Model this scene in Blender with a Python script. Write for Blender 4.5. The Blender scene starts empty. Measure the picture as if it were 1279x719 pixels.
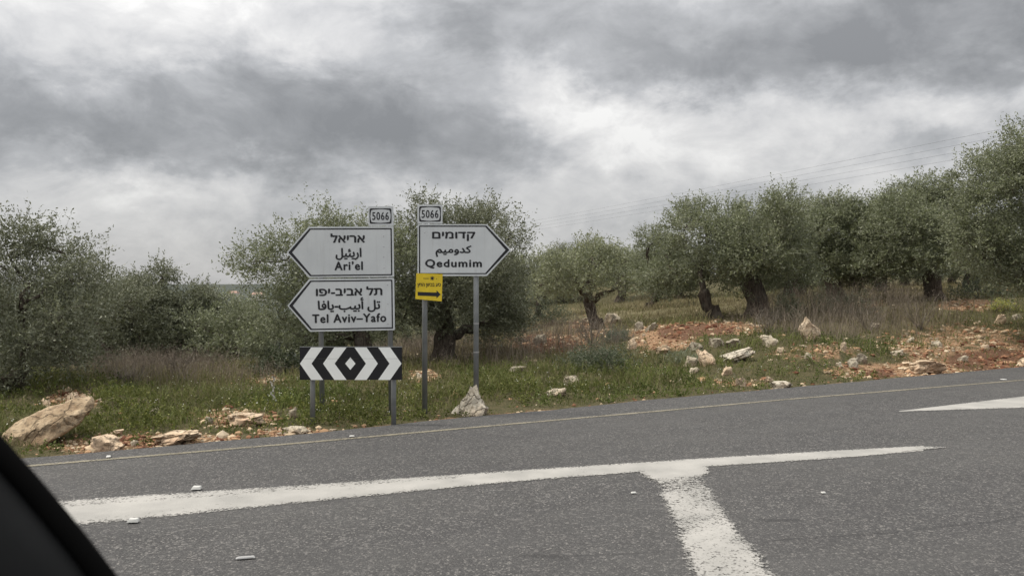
import bpy, bmesh, math, random
import numpy as np
from mathutils import Vector, noise
from mathutils.geometry import delaunay_2d_cdt
R = math.radians
SC = bpy.context.scene
COL = SC.collection
F, HC, PX0, PY0 = 1060.0, 1.45, 640.0, 358.0      # focal length in px of the photo, eye height, principal point

# ---------------------------------------------------------------- camera
cd = bpy.data.cameras.new('camera'); cam = bpy.data.objects.new('camera', cd); COL.objects.link(cam)
cam.location = (0, 0, HC); cam.rotation_euler = (R(90), 0, 0)
cd.sensor_width = 36; cd.lens = 36 * F / 1279; cd.clip_start = .02; cd.clip_end = 9000
cd.shift_y = (PY0 - 359.5) / 1279
cd.dof.use_dof = True; cd.dof.focus_distance = 12; cd.dof.aperture_fstop = 9.5
SC.camera = cam
SC.view_settings.view_transform = 'Standard'; SC.view_settings.look = 'None'
SC.view_settings.exposure = 0.62; SC.view_settings.gamma = 1

# ---------------------------------------------------------------- node helper
class NT:
    def __init__(s, nt): s.nt = nt; nt.nodes.clear()
    def n(s, typ, props=None, **inp):
        nd = s.nt.nodes.new(typ)
        for k, v in (props or {}).items(): setattr(nd, k, v)
        for k, v in inp.items():
            k = k.replace('_', ' ')
            if k.startswith('in'): k = int(k[2:])
            sk = nd.inputs[k]
            s.set(sk, v)
        return nd
    def set(s, sk, v):
        if isinstance(v, bpy.types.NodeSocket): s.nt.links.new(v, sk)
        elif isinstance(v, bpy.types.Node): s.nt.links.new(v.outputs[0], sk)
        else:
            if isinstance(v, (tuple, list)) and len(v) == 3 and sk.type == 'RGBA': v = (*v, 1)
            sk.default_value = v
    def math(s, op, a, b=0.0, c=0.0, clamp=False):
        nd = s.nt.nodes.new('ShaderNodeMath'); nd.operation = op; nd.use_clamp = clamp
        for i, v in enumerate((a, b, c)): s.set(nd.inputs[i], v)
        return nd.outputs[0]
    def mix(s, f, a, b, mode='MIX'):
        nd = s.nt.nodes.new('ShaderNodeMix'); nd.data_type = 'RGBA'; nd.blend_type = mode
        s.set(nd.inputs[0], f); s.set(nd.inputs[6], a); s.set(nd.inputs[7], b)
        return nd.outputs[2]
    def noise(s, vec, scale, detail=4, rough=.55, dist=0.0):
        return s.n('ShaderNodeTexNoise', None, Vector=vec, Scale=scale, Detail=detail, Roughness=rough, Distortion=dist).outputs[0]
    def ramp(s, v, a, b, lo=0.0, hi=1.0, smooth=False):
        nd = s.nt.nodes.new('ShaderNodeMapRange'); nd.clamp = True
        if smooth: nd.interpolation_type = 'SMOOTHSTEP'
        s.set(nd.inputs[0], v)
        for i, x in enumerate((a, b, lo, hi)): s.set(nd.inputs[i + 1], x)
        return nd.outputs[0]

# ---------------------------------------------------------------- world: overcast sky with broken cloud
SUN_EL, SUN_AZ = R(54), R(-88)        # azimuth from +Y towards +X
w = bpy.data.worlds.new('World'); SC.world = w; w.use_nodes = True
t = NT(w.node_tree)
sky = t.n('ShaderNodeTexSky', {'sky_type': 'NISHITA', 'sun_disc': False, 'sun_elevation': SUN_EL, 'sun_rotation': SUN_AZ})
tc = t.n('ShaderNodeTexCoord')
D = tc.outputs['Generated']
sep = t.n('ShaderNodeSeparateXYZ', None, Vector=D)
az = t.math('ARCTAN2', sep.outputs[0], sep.outputs[1])
el = t.math('ARCSINE', sep.outputs[2])
uv = t.n('ShaderNodeCombineXYZ', None, X=az, Y=el).outputs[0]
st = t.n('ShaderNodeMapping', None, Vector=D, Scale=(1, 1, 1.7)).outputs[0]
# domain warp
nw = t.n('ShaderNodeTexNoise', None, Vector=st, Scale=5.0, Detail=5.0, Roughness=.6).outputs['Color']
warp = t.n('ShaderNodeVectorMath', {'operation': 'SUBTRACT'}, in0=nw, in1=(.5, .5, .5)).outputs[0]
warp = t.n('ShaderNodeVectorMath', {'operation': 'MULTIPLY'}, in0=warp, in1=(.20, .12, 0)).outputs[0]
nw2 = t.n('ShaderNodeTexNoise', None, Vector=st, Scale=17.0, Detail=8.0, Roughness=.62).outputs['Color']
warp2 = t.n('ShaderNodeVectorMath', {'operation': 'SUBTRACT'}, in0=nw2, in1=(.5, .5, .5)).outputs[0]
warp = t.n('ShaderNodeVectorMath', {'operation': 'MULTIPLY_ADD'}, in0=warp2, in1=(.10, .075, 0), in2=warp).outputs[0]
uvw = t.n('ShaderNodeVectorMath', {'operation': 'ADD'}, in0=uv, in1=warp).outputs[0]
def A(px): return math.atan((px - PX0) / F)
def EL(px, py): return math.atan((PY0 - py) / math.hypot(F, px - PX0))
# cloud masses: (px, py, half width px, half height px, rotation deg, brightness)
blobs = [(230, 140, 330, 78, -4, -.40), (480, 185, 260, 62, -12, -.34), (560, 150, 130, 80, -10, -.18), (60, 178, 200, 42, 0, -.30), (700, 40, 200, 80, -8, -.26),
         (980, 30, 420, 74, -4, -.50), (1230, 40, 330, 74, 0, -.46), (560, 30, 160, 40, 0, -.14), (860, 90, 160, 40, 0, -.10), (590, 110, 140, 90, -20, -.22), (990, 205, 300, 32, 8, -.10),
         (1180, 190, 220, 36, 4, -.14), (900, 250, 300, 30, 12, -.08),
         (430, 48, 110, 52, -10, .02), (115, 68, 90, 34, 5, .30), (330, 10, 120, 30, 0, .06), (20, 20, 120, 50, 0, .10),
         (690, 135, 80, 55, -20, .16), (800, 155, 160, 60, 0, .10), (1190, 122, 140, 44, 8, .16), (640, 205, 120, 50, 0, .10),
         (110, 215, 130, 24, -6, .16), (290, 222, 90, 20, -6, .08), (760, 190, 60, 20, 20, .10), (1000, 110, 140, 30, 0, .06), (30, 250, 200, 30, 0, .05)]
val = None
for (px, py, hw, hh, rot, br) in blobs:
    mp = t.n('ShaderNodeMapping', {'vector_type': 'TEXTURE'}, Vector=uvw, Location=(A(px), EL(px, py), 0), Rotation=(0, 0, R(rot)),
             Scale=(1.45 * hw / F, 1.45 * hh / F, 1))
    g = t.n('ShaderNodeTexGradient', {'gradient_type': 'SPHERICAL'}, Vector=mp.outputs[0]).outputs['Fac']
    g = t.ramp(g, 0, .75, 0, br, True)
    val = g if val is None else t.math('ADD', val, g)
n1 = t.noise(st, 4.6, 9, .58, .35); n1 = t.math('ADD', t.math('MULTIPLY', n1, .5), t.ramp(n1, .40, .60, .15, .35, True)); n2 = t.noise(st, 12, 9, .66, .5); n3 = t.noise(st, 1.6, 3, .5)
det = t.math('MULTIPLY', t.math('SUBTRACT', n1, .5), .80)
det = t.math('ADD', det, t.math('MULTIPLY', t.math('SUBTRACT', n2, .5), .66))
det = t.math('ADD', det, t.math('MULTIPLY', t.math('SUBTRACT', n3, .5), .25))
el_b = t.ramp(el, R(12), R(60), 0, .20)
val = t.math('ADD', t.math('ADD', t.math('ADD', t.math('MULTIPLY', val, .80), det), .74), el_b)
cr = t.n('ShaderNodeValToRGB', None, Fac=val)
e = cr.color_ramp.elements
e[0].position = 0.0; e[0].color = (.152, .155, .160, 1)
e[1].position = 1.0; e[1].color = (.54, .535, .525, 1)
for p, c in ((.25, (.206, .209, .215, 1)), (.50, (.290, .293, .300, 1)), (.68, (.378, .377, .379, 1)), (.85, (.450, .446, .442, 1))):
    q = cr.color_ramp.elements.new(p); q.color = c
# overcast luminance law: zenith about three times the horizon
cie = t.math('MULTIPLY', t.math('ADD', 1.0, t.math('MULTIPLY', t.math('MAXIMUM', sep.outputs[2], 0.0), 2.0)), 10.0 / 1.22)
sc10 = t.n('ShaderNodeVectorMath', {'operation': 'SCALE'}, in0=cr.outputs[0], Scale=cie)
low = t.ramp(el, R(-3), R(-.5))
body = t.mix(.04, sc10.outputs[0], sky.outputs[0])
bg = t.n('ShaderNodeBackground', None, Color=body, Strength=.1)
t.n('ShaderNodeOutputWorld', None, Surface=bg)

sl = bpy.data.lights.new('sun', 'SUN'); so = bpy.data.objects.new('sun', sl); COL.objects.link(so)
sl.energy = 2.3; sl.angle = R(9); sl.color = (1, .93, .82)
sd = Vector((math.sin(SUN_AZ) * math.cos(SUN_EL), math.cos(SUN_AZ) * math.cos(SUN_EL), math.sin(SUN_EL)))
so.rotation_euler = sd.to_track_quat('Z', 'Y').to_euler()

# ---------------------------------------------------------------- object helpers
rng = np.random.default_rng(7)
def tag(o, label=None, cat=None, group=None, kind=None):
    if label: o['label'] = label
    if cat: o['category'] = cat
    if group: o['group'] = group
    if kind: o['kind'] = kind
    return o
def empty(name, loc, rz=0, ry=0):
    o = bpy.data.objects.new(name, None); COL.objects.link(o); o.location = loc; o.rotation_euler = (0, ry, rz)
    o.empty_display_size = .1
    return o
def link(name, me, parent=None, mat=None):
    o = bpy.data.objects.new(name, me); COL.objects.link(o)
    if mat and not me.materials: me.materials.append(mat)
    if parent: o.parent = parent
    return o
def mesh_np(name, V, Fc, col=None, smooth=False, mat=None, parent=None):
    V = np.asarray(V, np.float32); Fc = np.asarray(Fc, np.int32)
    me = bpy.data.meshes.new(name); k = Fc.shape[1]
    me.vertices.add(len(V)); me.vertices.foreach_set('co', V.ravel())
    me.loops.add(Fc.size); me.loops.foreach_set('vertex_index', Fc.ravel())
    me.polygons.add(len(Fc)); me.polygons.foreach_set('loop_start', np.arange(0, Fc.size, k, dtype=np.int32))
    me.polygons.foreach_set('use_smooth', np.full(len(Fc), smooth))
    if col is not None:
        ca = me.color_attributes.new('tint', 'FLOAT_COLOR', 'POINT')
        c = np.ones((len(V), 4), np.float32); c[:, :col.shape[1]] = col; ca.data.foreach_set('color', c.ravel())
    me.update(calc_edges=True)
    if mat: me.materials.append(mat)
    o = bpy.data.objects.new(name, me); COL.objects.link(o)
    if parent: o.parent = parent
    return o
class MB:
    """collects polygons into one mesh"""
    def __init__(s): s.v = []; s.f = []
    def add(s, vs, fs):
        b = len(s.v); s.v += [tuple(v) for v in vs]; s.f += [tuple(i + b for i in f) for f in fs]
    def box(s, x0, x1, y0, y1, z0, z1):
        v = [(x, y, z) for x in (x0, x1) for y in (y0, y1) for z in (z0, z1)]
        s.add(v, [(0, 1, 3, 2), (4, 6, 7, 5), (0, 4, 5, 1), (2, 3, 7, 6), (0, 2, 6, 4), (1, 5, 7, 3)])
    def prism(s, pts, y0, y1):
        """pts (x, z) counter-clockwise seen from -Y; y0 front, y1 back"""
        n = len(pts)
        v = [(x, y0, z) for x, z in pts] + [(x, y1, z) for x, z in pts]
        s.add(v, [tuple(range(n)), tuple(range(2 * n - 1, n - 1, -1))] + [(i, i + n, (i + 1) % n + n, (i + 1) % n) for i in range(n)])
    def ring(s, a, b, y, yb=None):
        n = len(a); v = [(x, y, z) for x, z in a] + [(x, y, z) for x, z in b]
        s.add(v, [(i, (i + 1) % n, (i + 1) % n + n, i + n) for i in range(n)])
    def tube(s, pts, rad, seg=10, cap=True, jit=0, sd=0):
        pts = [Vector(p) for p in pts]; n = len(pts); b = len(s.v); up = None
        rad = [rad] * n if isinstance(rad, (int, float)) else rad
        for i, p in enumerate(pts):
            d = (pts[min(i + 1, n - 1)] - pts[max(i - 1, 0)]).normalized()
            if up is None: up = Vector((1, 0, 0)) if abs(d.x) < .8 else Vector((0, 1, 0))
            a = (up - d * up.dot(d)).normalized(); c = d.cross(a); up = a
            for k in range(seg):
                th = 2 * math.pi * k / seg; r = rad[i]
                if jit:
                    q = Vector((math.cos(th) * 1.3 + sd, math.sin(th) * 1.3, i * .28)); r *= 1 + jit * noise.noise(q * 1.7)
                s.v.append(tuple(p + a * math.cos(th) * r + c * math.sin(th) * r))
        for i in range(n - 1):
            for k in range(seg):
                k2 = (k + 1) % seg; s.f.append((b + i * seg + k, b + i * seg + k2, b + (i + 1) * seg + k2, b + (i + 1) * seg + k))
        if cap:
            s.f.append(tuple(b + k for k in range(seg - 1, -1, -1))); s.f.append(tuple(b + (n - 1) * seg + k for k in range(seg)))
    def build(s, name, mat, parent=None, smooth=False):
        me = bpy.data.meshes.new(name); me.from_pydata(s.v, [], s.f); me.update()
        if smooth: me.polygons.foreach_set('use_smooth', [True] * len(me.polygons))
        me.materials.append(mat)
        return link(name, me, parent)

# ---------------------------------------------------------------- ground shape
def unproj0(px, py, z=0.0):
    Y = (HC - z) * F / (py - PY0); return ((px - PX0) / F * Y, Y)
EDGE_PX = [(41, 571), (160, 560.7), (280, 550), (400, 540), (555, 523), (700, 510.5), (810, 499), (1000, 482.5), (1140, 470), (1279, 457.7)]
EP = [unproj0(*p) for p in EDGE_PX]
S0 = np.array(EP[0]); S1 = np.array(EP[-1]); SDIR = (S1 - S0) / np.linalg.norm(S1 - S0); SNOR = np.array((-SDIR[1], SDIR[0]))
es = np.array([(np.array(p) - S0) @ SDIR for p in EP]); et = np.array([(np.array(p) - S0) @ SNOR for p in EP])
def st_of(x, y):
    dx, dy = x - S0[0], y - S0[1]; s = dx * SDIR[0] + dy * SDIR[1]
    return s, dx * SNOR[0] + dy * SNOR[1] - np.interp(s, es, et)
def world_of(s, tt):
    tt = tt + np.interp(s, es, et); return S0[0] + s * SDIR[0] + tt * SNOR[0], S0[1] + s * SDIR[1] + tt * SNOR[1]
CP = [(110, 527, 9), (30, 552, 8.0), (150, 500, 10.8), (200, 470, 13.4), (300, 470, 14), (300, 503, 10.6), (450, 460, 15.0), (553, 452, 16), (650, 455, 15.2), (690, 428, 19), (744, 416, 22),
      (820, 441, 16), (830, 406, 17.6), (780, 425, 17.5), (890, 400, 21), (942, 398, 21), (1000, 425, 17), (1165, 378, 23), (1040, 375, 26), (1279, 378, 21), (1279, 420, 18.2), (1150, 440, 16),
      (1010, 421, 15.2), (1340, 378, 22), (1279, 442, 16.2), (1000, 368, 35), (800, 386, 32), (700, 396, 30), (600, 430, 22), (920, 455, 14.3), (640, 490, 11.6), (1100, 452, 14.6), (1230, 360, 32)]
cx = [( (a - PX0) / F * Y, Y, HC - (b - PY0) * Y / F) for a, b, Y in CP]
cx += [(-10, 22, -.9), (-5, 22, -.6), (-14, 18, -.5), (-9, 30, -1.9), (-18, 30, -2.0), (-3, 35, -.9), (-12, 42, -3.0), (3, 45, .5), (12, 45, 1.6), (25, 45, 1.8), (25, 25, 1.2), (35, 35, 1.5), (-25, 20, -1), (18, 12, .3), (30, 22, .8)]
for s in (-30, -20, -12, -4, 0, 4, 8, 12, 16, 20, 28, 40):
    x, y = world_of(s, 0.0); cx.append((float(x), float(y), 0.0))
    x, y = world_of(s, -8.0); cx.append((float(x), float(y), 0.0))
cx = np.array(cx)
def tps(r2): return .5 * r2 * np.log(r2 + 1e-9)
_n = len(cx); K = tps(((cx[:, None, :2] - cx[None, :, :2]) ** 2).sum(-1)) + np.eye(_n) * 1.2
P = np.c_[np.ones(_n), cx[:, :2]]
M_ = np.block([[K, P], [P.T, np.zeros((3, 3))]]); W_ = np.linalg.solve(M_, np.r_[cx[:, 2], 0, 0, 0])
def sm(x, a, b):
    u = np.clip((x - a) / (b - a), 0, 1); return u * u * (3 - 2 * u)
_tab = rng.random((256, 256)).astype(np.float32)
def vnoise(x, y, sc, ox=0):
    x = x * sc + 37.3 + ox; y = y * sc + 11.7 + ox; i = np.floor(x).astype(int); j = np.floor(y).astype(int); fx = x - i; fy = y - j
    fx = fx * fx * (3 - 2 * fx); fy = fy * fy * (3 - 2 * fy)
    g = lambda a, b: _tab[a & 255, b & 255]
    return (g(i, j) * (1 - fx) + g(i + 1, j) * fx) * (1 - fy) + (g(i, j + 1) * (1 - fx) + g(i + 1, j + 1) * fx) * fy - .5
def H(x, y, fine=True):
    x = np.atleast_1d(np.asarray(x, float)); y = np.atleast_1d(np.asarray(y, float))
    xc = np.clip(x, -26, 36); yc = np.clip(y, -5, 48)
    z = np.zeros_like(x)
    for a in range(0, len(x), 20000):
        xs, ys = xc[a:a + 20000], yc[a:a + 20000]
        z[a:a + 20000] = tps((xs[:, None] - cx[None, :, 0]) ** 2 + (ys[:, None] - cx[None, :, 1]) ** 2) @ W_[:_n] + W_[_n] + W_[_n + 1] * xs + W_[_n + 2] * ys
    z = np.clip(z, -4, 2.2)
    ratio = x / np.maximum(y, 1)
    left = np.interp(y, [40, 80, 150, 400, 620, 800, 1150, 1500, 1700, 2600, 9000], [-2.6, -6, -14, -24, -16, -9, -1, 7.4, 7.8, -10, -20])
    right = np.interp(y, [40, 80, 150, 400, 800, 1500, 1700, 9000], [1.5, 2.6, 3.2, -8, -9, 3, 5, -20])
    far = left + (right - left) * sm(ratio, -.26, -.08)
    far = far + 1.6 * np.sin(x * .004 + 1) * sm(y, 500, 1200)
    z = z + (far - z) * sm(y, 36, 60)
    s, tt = st_of(x, y)
    k = sm(tt, 0.0, 1.3)
    z = z * k
    if fine:
        a = np.clip(1 - np.hypot(x, y) / 70, 0, 1)
        z = z + k * a * (.16 * vnoise(x, y, .9) + .10 * vnoise(x, y, 2.3, 9) + .05 * vnoise(x, y, 6.1, 31)) + sm(tt, .1, .5) * a * .03 * vnoise(x, y, 9, 5)
    z = np.where(tt < .03, -.06, z - .02 + .02 * sm(tt, .05, .6))
    return z
def ground_at(px, py):
    Y = np.concatenate([np.arange(4, 60, .02), np.arange(60, 1700, 1)])
    x = (px - PX0) / F * Y; zr = HC - (py - PY0) * Y / F
    h = H(x, Y); i = np.argmax(zr < h)
    if not (zr < h).any(): i = len(Y) - 1
    return float(x[i]), float(Y[i]), float(h[i])
def pxof(x, y, z): return PX0 + F * x / y, PY0 - F * (z - HC) / y
def ell(u, v, lst, soft=.35):
    m = np.zeros_like(u)
    for (a, b, ra, rb, *ws) in lst:
        d = np.sqrt(((u - a) / ra) ** 2 + ((v - b) / rb) ** 2); m = np.maximum(m, (1 - sm(d, 1 - soft, 1 + soft)) * (ws[0] if ws else 1))
    return m
SOIL = [(828, 422, 44, 17), (905, 410, 55, 8), (690, 428, 52, 13), (735, 412, 30, 10), (1205, 432, 100, 28, .62), (1080, 462, 45, 10, .8), (1150, 462, 55, 9), (1250, 448, 50, 12, .85), (210, 550, 95, 9, .8), (120, 556, 60, 9, .8),
        (300, 523, 50, 11, .75), (90, 502, 32, 12), (360, 540, 40, 6, .6), (338, 476, 22, 5), (1070, 379, 40, 5), (1215, 381, 45, 7), (1020, 440, 60, 12, .5), (690, 515, 50, 4, .5), (930, 478, 40, 6, .5), (530, 470, 20, 7)]
RED = [(680, 430, 40, 12), (850, 415, 30, 10), (1240, 450, 60, 14), (1100, 466, 20, 6), (180, 552, 30, 7), (880, 412, 40, 8)]
DRY = [(715, 425, 75, 24), (1065, 398, 125, 27), (215, 468, 120, 14), (540, 438, 90, 20), (1130, 370, 60, 12), (640, 445, 50, 15)]
BRIGHT = [(800, 480, 140, 26), (620, 500, 90, 30), (1060, 436, 120, 12), (420, 515, 110, 26), (150, 520, 60, 25), (1040, 470, 60, 12)]
FARDRY = [(900, 388, 140, 16), (820, 380, 60, 12), (1200, 365, 90, 14), (700, 395, 60, 10)]

# ---------------------------------------------------------------- materials
def newmat(name):
    m = bpy.data.materials.new(name); m.use_nodes = True; return m, NT(m.node_tree)
def bsdf(t, color, rough=.8, spec=.3, metal=0.0, normal=None):
    b = t.n('ShaderNodeBsdfPrincipled', None, Base_Color=color, Roughness=rough, Metallic=metal)
    b.inputs['Specular IOR Level'].default_value = spec
    if normal is not None: t.set(b.inputs['Normal'], normal)
    return b
def bump(t, h, strength=.5, dist=.01): return t.n('ShaderNodeBump', None, Height=h, Strength=strength, Distance=dist).outputs[0]
def out(t, s): t.n('ShaderNodeOutputMaterial', None, Surface=s)
def pos(t): return t.n('ShaderNodeNewGeometry').outputs['Position']
def obj(t): return t.n('ShaderNodeTexCoord').outputs['Object']
def vscale(t, v, s): return t.n('ShaderNodeMapping', None, Vector=v, Scale=s).outputs[0]
MAT = {}
def simple(name, col, rough=.6, spec=.3, metal=0, var=.1, sc=6, bmp=0):
    m, t = newmat(name); p = obj(t); nz = t.noise(p, sc, 5)
    c = t.mix(t.ramp(nz, .3, .7), tuple(x * (1 - var) for x in col), tuple(min(1, x * (1 + var)) for x in col))
    out(t, bsdf(t, c, rough, spec, metal, bump(t, t.noise(p, sc * 12, 3), bmp, .003) if bmp else None)); MAT[name] = m; return m
simple('sign_face', (.52, .545, .56), .45, .3, 0, .05, 3)
m, t = newmat('sign_face'); p = obj(t)
stv = t.noise(vscale(t, p, (30, 1, 1.6)), 1.0, 5, .6); bl = t.noise(p, 2.4, 5, .6); sp_ = t.noise(p, 40, 3, .5)
c = t.mix(t.ramp(bl, .35, .65), (.50, .525, .54), (.575, .60, .61)); c = t.mix(t.ramp(stv, .55, .75, 0, .28), c, (.33, .33, .31)); c = t.mix(t.ramp(sp_, .68, .76, 0, .5), c, (.28, .27, .25))
out(t, bsdf(t, c, t.ramp(bl, .3, .7, .38, .55), .35, 0, bump(t, t.noise(p, 2.0, 2), .12, .02))); MAT['sign_face'] = m
simple('reflective_white', (.80, .82, .80), .5, .3, 0, .05, 5)
simple('sign_black', (.018, .019, .022), .5, .3, 0, .2, 8)
simple('board_black', (.010, .010, .012), .5, .35, 0, .3, 4)
simple('sign_yellow', (.66, .49, .03), .5, .3, 0, .10, 14)
simple('sign_back', (.38, .39, .40), .5, .4, .4, .1, 5)
simple('galvanised', (.20, .21, .215), .5, .4, .35, .14, 9, .1)
simple('dark_plastic', (.009, .0095, .010), .7, .12, 0, .2, 20)
simple('rubber', (.003, .003, .003), .85, .03, 0, .2, 20)
simple('wire', (.10, .10, .105), .5); simple('concrete', (.35, .34, .32), .9); simple('wood_pole', (.12, .09, .07), .9)
simple('stud_white', (.48, .48, .46), .5); simple('debris_grey', (.30, .30, .30), .6); simple('house_wall', (.55, .52, .48), .9); simple('house_roof', (.30, .20, .16), .9)
simple('steel', (.45, .45, .46), .35, .5, .8)

# asphalt: aggregate stones in dark binder, worn bands, cracks
def asphalt_color(t, p):
    vo = t.n('ShaderNodeTexVoronoi', {'feature': 'F1'}, Vector=p, Scale=95.0, Randomness=1.0)
    cell = t.n('ShaderNodeSeparateColor', None, Color=vo.outputs['Color'])
    st_ = t.ramp(cell.outputs[0], .35, 1.0)
    vo2 = t.n('ShaderNodeTexVoronoi', {'feature': 'F1'}, Vector=p, Scale=48.0)
    cell2 = t.n('ShaderNodeSeparateColor', None, Color=vo2.outputs['Color'])
    # road-aligned coordinates
    rot = t.n('ShaderNodeMapping', {'vector_type': 'POINT'}, Vector=p, Rotation=(0, 0, -math.atan2(SDIR[1], SDIR[0])))
    band = t.noise(vscale(t, rot.outputs[0], (.05, 1.1, 1)), 1.0, 3, .55)
    patch = t.noise(vscale(t, rot.outputs[0], (.35, .8, 1)), 1.3, 5, .6)
    base = t.mix(st_, (.053, .052, .052), (.104, .102, .099))
    base = t.mix(t.ramp(cell2.outputs[1], .82, .97, 0, .55), base, (.22, .21, .20))
    base = t.mix(t.ramp(cell.outputs[1], .90, .97, 0, .7), base, (.30, .285, .265))
    dark = t.math('MULTIPLY', t.ramp(vo.outputs['Distance'], .25, .75), .5)
    base = t.mix(dark, base, (.035, .035, .037))
    base = t.mix(t.ramp(band, .38, .66, 0, .36), base, (.058, .057, .058))
    base = t.mix(t.ramp(patch, .42, .72, 0, .38), base, (.098, .096, .092))
    h = t.math('ADD', t.math('MULTIPLY', cell.outputs[0], .6), t.math('SUBTRACT', 0.0, vo.outputs['Distance']))
    return base, h, rot.outputs[0], vo
m, t = newmat('asphalt'); p = pos(t); base, h, rp, _ = asphalt_color(t, p)
def crackmask(t, p, pts, wid):
    """thin irregular crack along a world polyline, as distance to segments"""
    res = None
    for a, b in zip(pts, pts[1:]):
        d = (b[0] - a[0], b[1] - a[1]); L2 = d[0] ** 2 + d[1] ** 2; L = math.sqrt(L2)
        v = t.n('ShaderNodeVectorMath', {'operation': 'SUBTRACT'}, in0=p, in1=(a[0], a[1], 0)).outputs[0]
        al = t.n('ShaderNodeVectorMath', {'operation': 'DOT_PRODUCT'}, in0=v, in1=(d[0] / L, d[1] / L, 0)).outputs['Value']
        ac = t.n('ShaderNodeVectorMath', {'operation': 'DOT_PRODUCT'}, in0=v, in1=(-d[1] / L, d[0] / L, 0)).outputs['Value']
        ov = t.math('MAXIMUM', t.math('SUBTRACT', 0.0, al), t.math('SUBTRACT', al, L))
        dd = t.math('MAXIMUM', t.math('ABSOLUTE', ac), ov)
        res = dd if res is None else t.math('MINIMUM', res, dd)
    return t.ramp(res, wid * .3, wid, 1, 0)
wpn = t.n('ShaderNodeTexNoise', None, Vector=p, Scale=5.0, Detail=5.0).outputs['Color']
wv = t.n('ShaderNodeVectorMath', {'operation': 'SUBTRACT'}, in0=wpn, in1=(.5, .5, .5)).outputs[0]
wv = t.n('ShaderNodeVectorMath', {'operation': 'SCALE'}, in0=wv, Scale=.10).outputs[0]
pw = t.n('ShaderNodeVectorMath', {'operation': 'ADD'}, in0=p, in1=wv).outputs[0]
ck = crackmask(t, pw, [unproj0(955, 676), unproj0(1120, 664), unproj0(1300, 643), unproj0(1500, 622)], .022)
ck2 = crackmask(t, pw, [unproj0(655, 694), unproj0(705, 695)], .05)
ck3 = crackmask(t, pw, [unproj0(958, 650), unproj0(996, 648)], .05)
ck4 = crackmask(t, pw, [unproj0(705, 695), unproj0(830, 688)], .015)
allc = t.math('MAXIMUM', t.math('MULTIPLY', t.math('MAXIMUM', ck, ck4), .45), t.math('MULTIPLY', t.math('MAXIMUM', ck2, ck3), .55))
base = t.mix(allc, base, (.03, .03, .031))
out(t, bsdf(t, base, t.ramp(t.noise(p, 3, 3), .3, .7, .75, .95), .25, 0, bump(t, h, .9, .006))); MAT['asphalt'] = m

# worn paint: tint.r = distance to side (0 centre 1 edge), tint.g = wear
def paint(name, col, col2, lo):
    m, t = newmat(name); p = pos(t)
    at = t.n('ShaderNodeAttribute', {'attribute_name': 'tint'}); sp = t.n('ShaderNodeSeparateColor', None, Color=at.outputs['Color'])
    vo = t.n('ShaderNodeTexVoronoi', {'feature': 'F1'}, Vector=p, Scale=75.0)
    vc = t.n('ShaderNodeSeparateColor', None, Color=vo.outputs['Color'])
    nz = t.math('ADD', t.math('MULTIPLY', vc.outputs[2], .32), t.math('MULTIPLY', t.noise(p, 22, 7, .72), .78))
    nz = t.math('ADD', nz, t.math('MULTIPLY', t.noise(t.n('ShaderNodeMapping', None, Vector=p, Rotation=(0, 0, -math.atan2(SDIR[1], SDIR[0]))).outputs[0], 3.2, 4), .42))
    thr = t.math('ADD', t.math('MULTIPLY', t.math('POWER', sp.outputs[0], 4.0), .42), t.math('ADD', t.math('MULTIPLY', sp.outputs[1], .9), lo))
    mask = t.ramp(t.math('SUBTRACT', nz, thr), -.10, .10)
    c = t.mix(t.ramp(t.noise(p, 2.5, 5), .35, .65), col, col2)
    c = t.mix(t.ramp(t.noise(p, 60, 4), .45, .8, 0, .4), c, (.26, .25, .24))
    b = bsdf(t, c, .7, .3, 0, bump(t, vo.outputs['Distance'], .35, .004))
    tr = t.n('ShaderNodeBsdfTransparent')
    mx = t.n('ShaderNodeMixShader', None, Fac=mask, in1=tr, in2=b)
    out(t, mx); MAT[name] = m
paint('white_paint', (.25, .245, .23), (.34, .33, .31), .42)
paint('yellow_paint', (.15, .135, .095), (.20, .18, .13), .60)

# terrain
m, t = newmat('earth'); p = pos(t)
at = t.n('ShaderNodeAttribute', {'attribute_name': 'tint'}); sp = t.n('ShaderNodeSeparateColor', None, Color=at.outputs['Color'])
nA = t.noise(p, 1.7, 6, .6); nB = t.noise(p, 9, 6, .65); nC = t.noise(p, 45, 4, .6)
grassy = t.mix(t.ramp(nB, .35, .65), (.035, .040, .016), (.085, .073, .038))
grassy = t.mix(t.ramp(nC, .45, .7), grassy, (.12, .098, .058))
dry = t.mix(t.ramp(nB, .35, .7), (.085, .076, .040), (.150, .130, .075))
soil = t.mix(t.ramp(nB, .35, .65), (.12, .073, .044), (.28, .172, .10))
soil = t.mix(t.ramp(nC, .48, .66), soil, (.40, .27, .17))
soil = t.mix(t.ramp(nA, .50, .62, 0, .7), soil, (.105, .085, .045))
redc = t.mix(t.ramp(nC, .4, .65), (.065, .034, .024), (.155, .08, .05))
c = t.mix(t.ramp(t.math('ADD', sp.outputs[2], t.math('MULTIPLY', nA, .3)), .3, .8), grassy, dry)
c = t.mix(t.ramp(t.math('ADD', sp.outputs[0], t.math('MULTIPLY', t.math('SUBTRACT', t.noise(p, 3.2, 7, .68), .5), 2.2)), .35, .7), c, soil)
c = t.mix(t.ramp(t.math('ADD', sp.outputs[1], t.math('SUBTRACT', nA, .5)), .45, .75, 0, .8), c, redc)
fr = t.ramp(t.n('ShaderNodeSeparateXYZ', None, Vector=p).outputs[1], 90, 200)
hn = t.noise(p, .035, 7, .7); hn2 = t.n('ShaderNodeTexVoronoi', None, Vector=p, Scale=.09).outputs['Distance']
farc = t.mix(t.ramp(hn, .42, .6), (.050, .060, .052), (.088, .092, .080))
farc = t.mix(t.ramp(hn2, .2, .55), (.040, .050, .045), farc)
c = t.mix(fr, c, farc)
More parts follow.
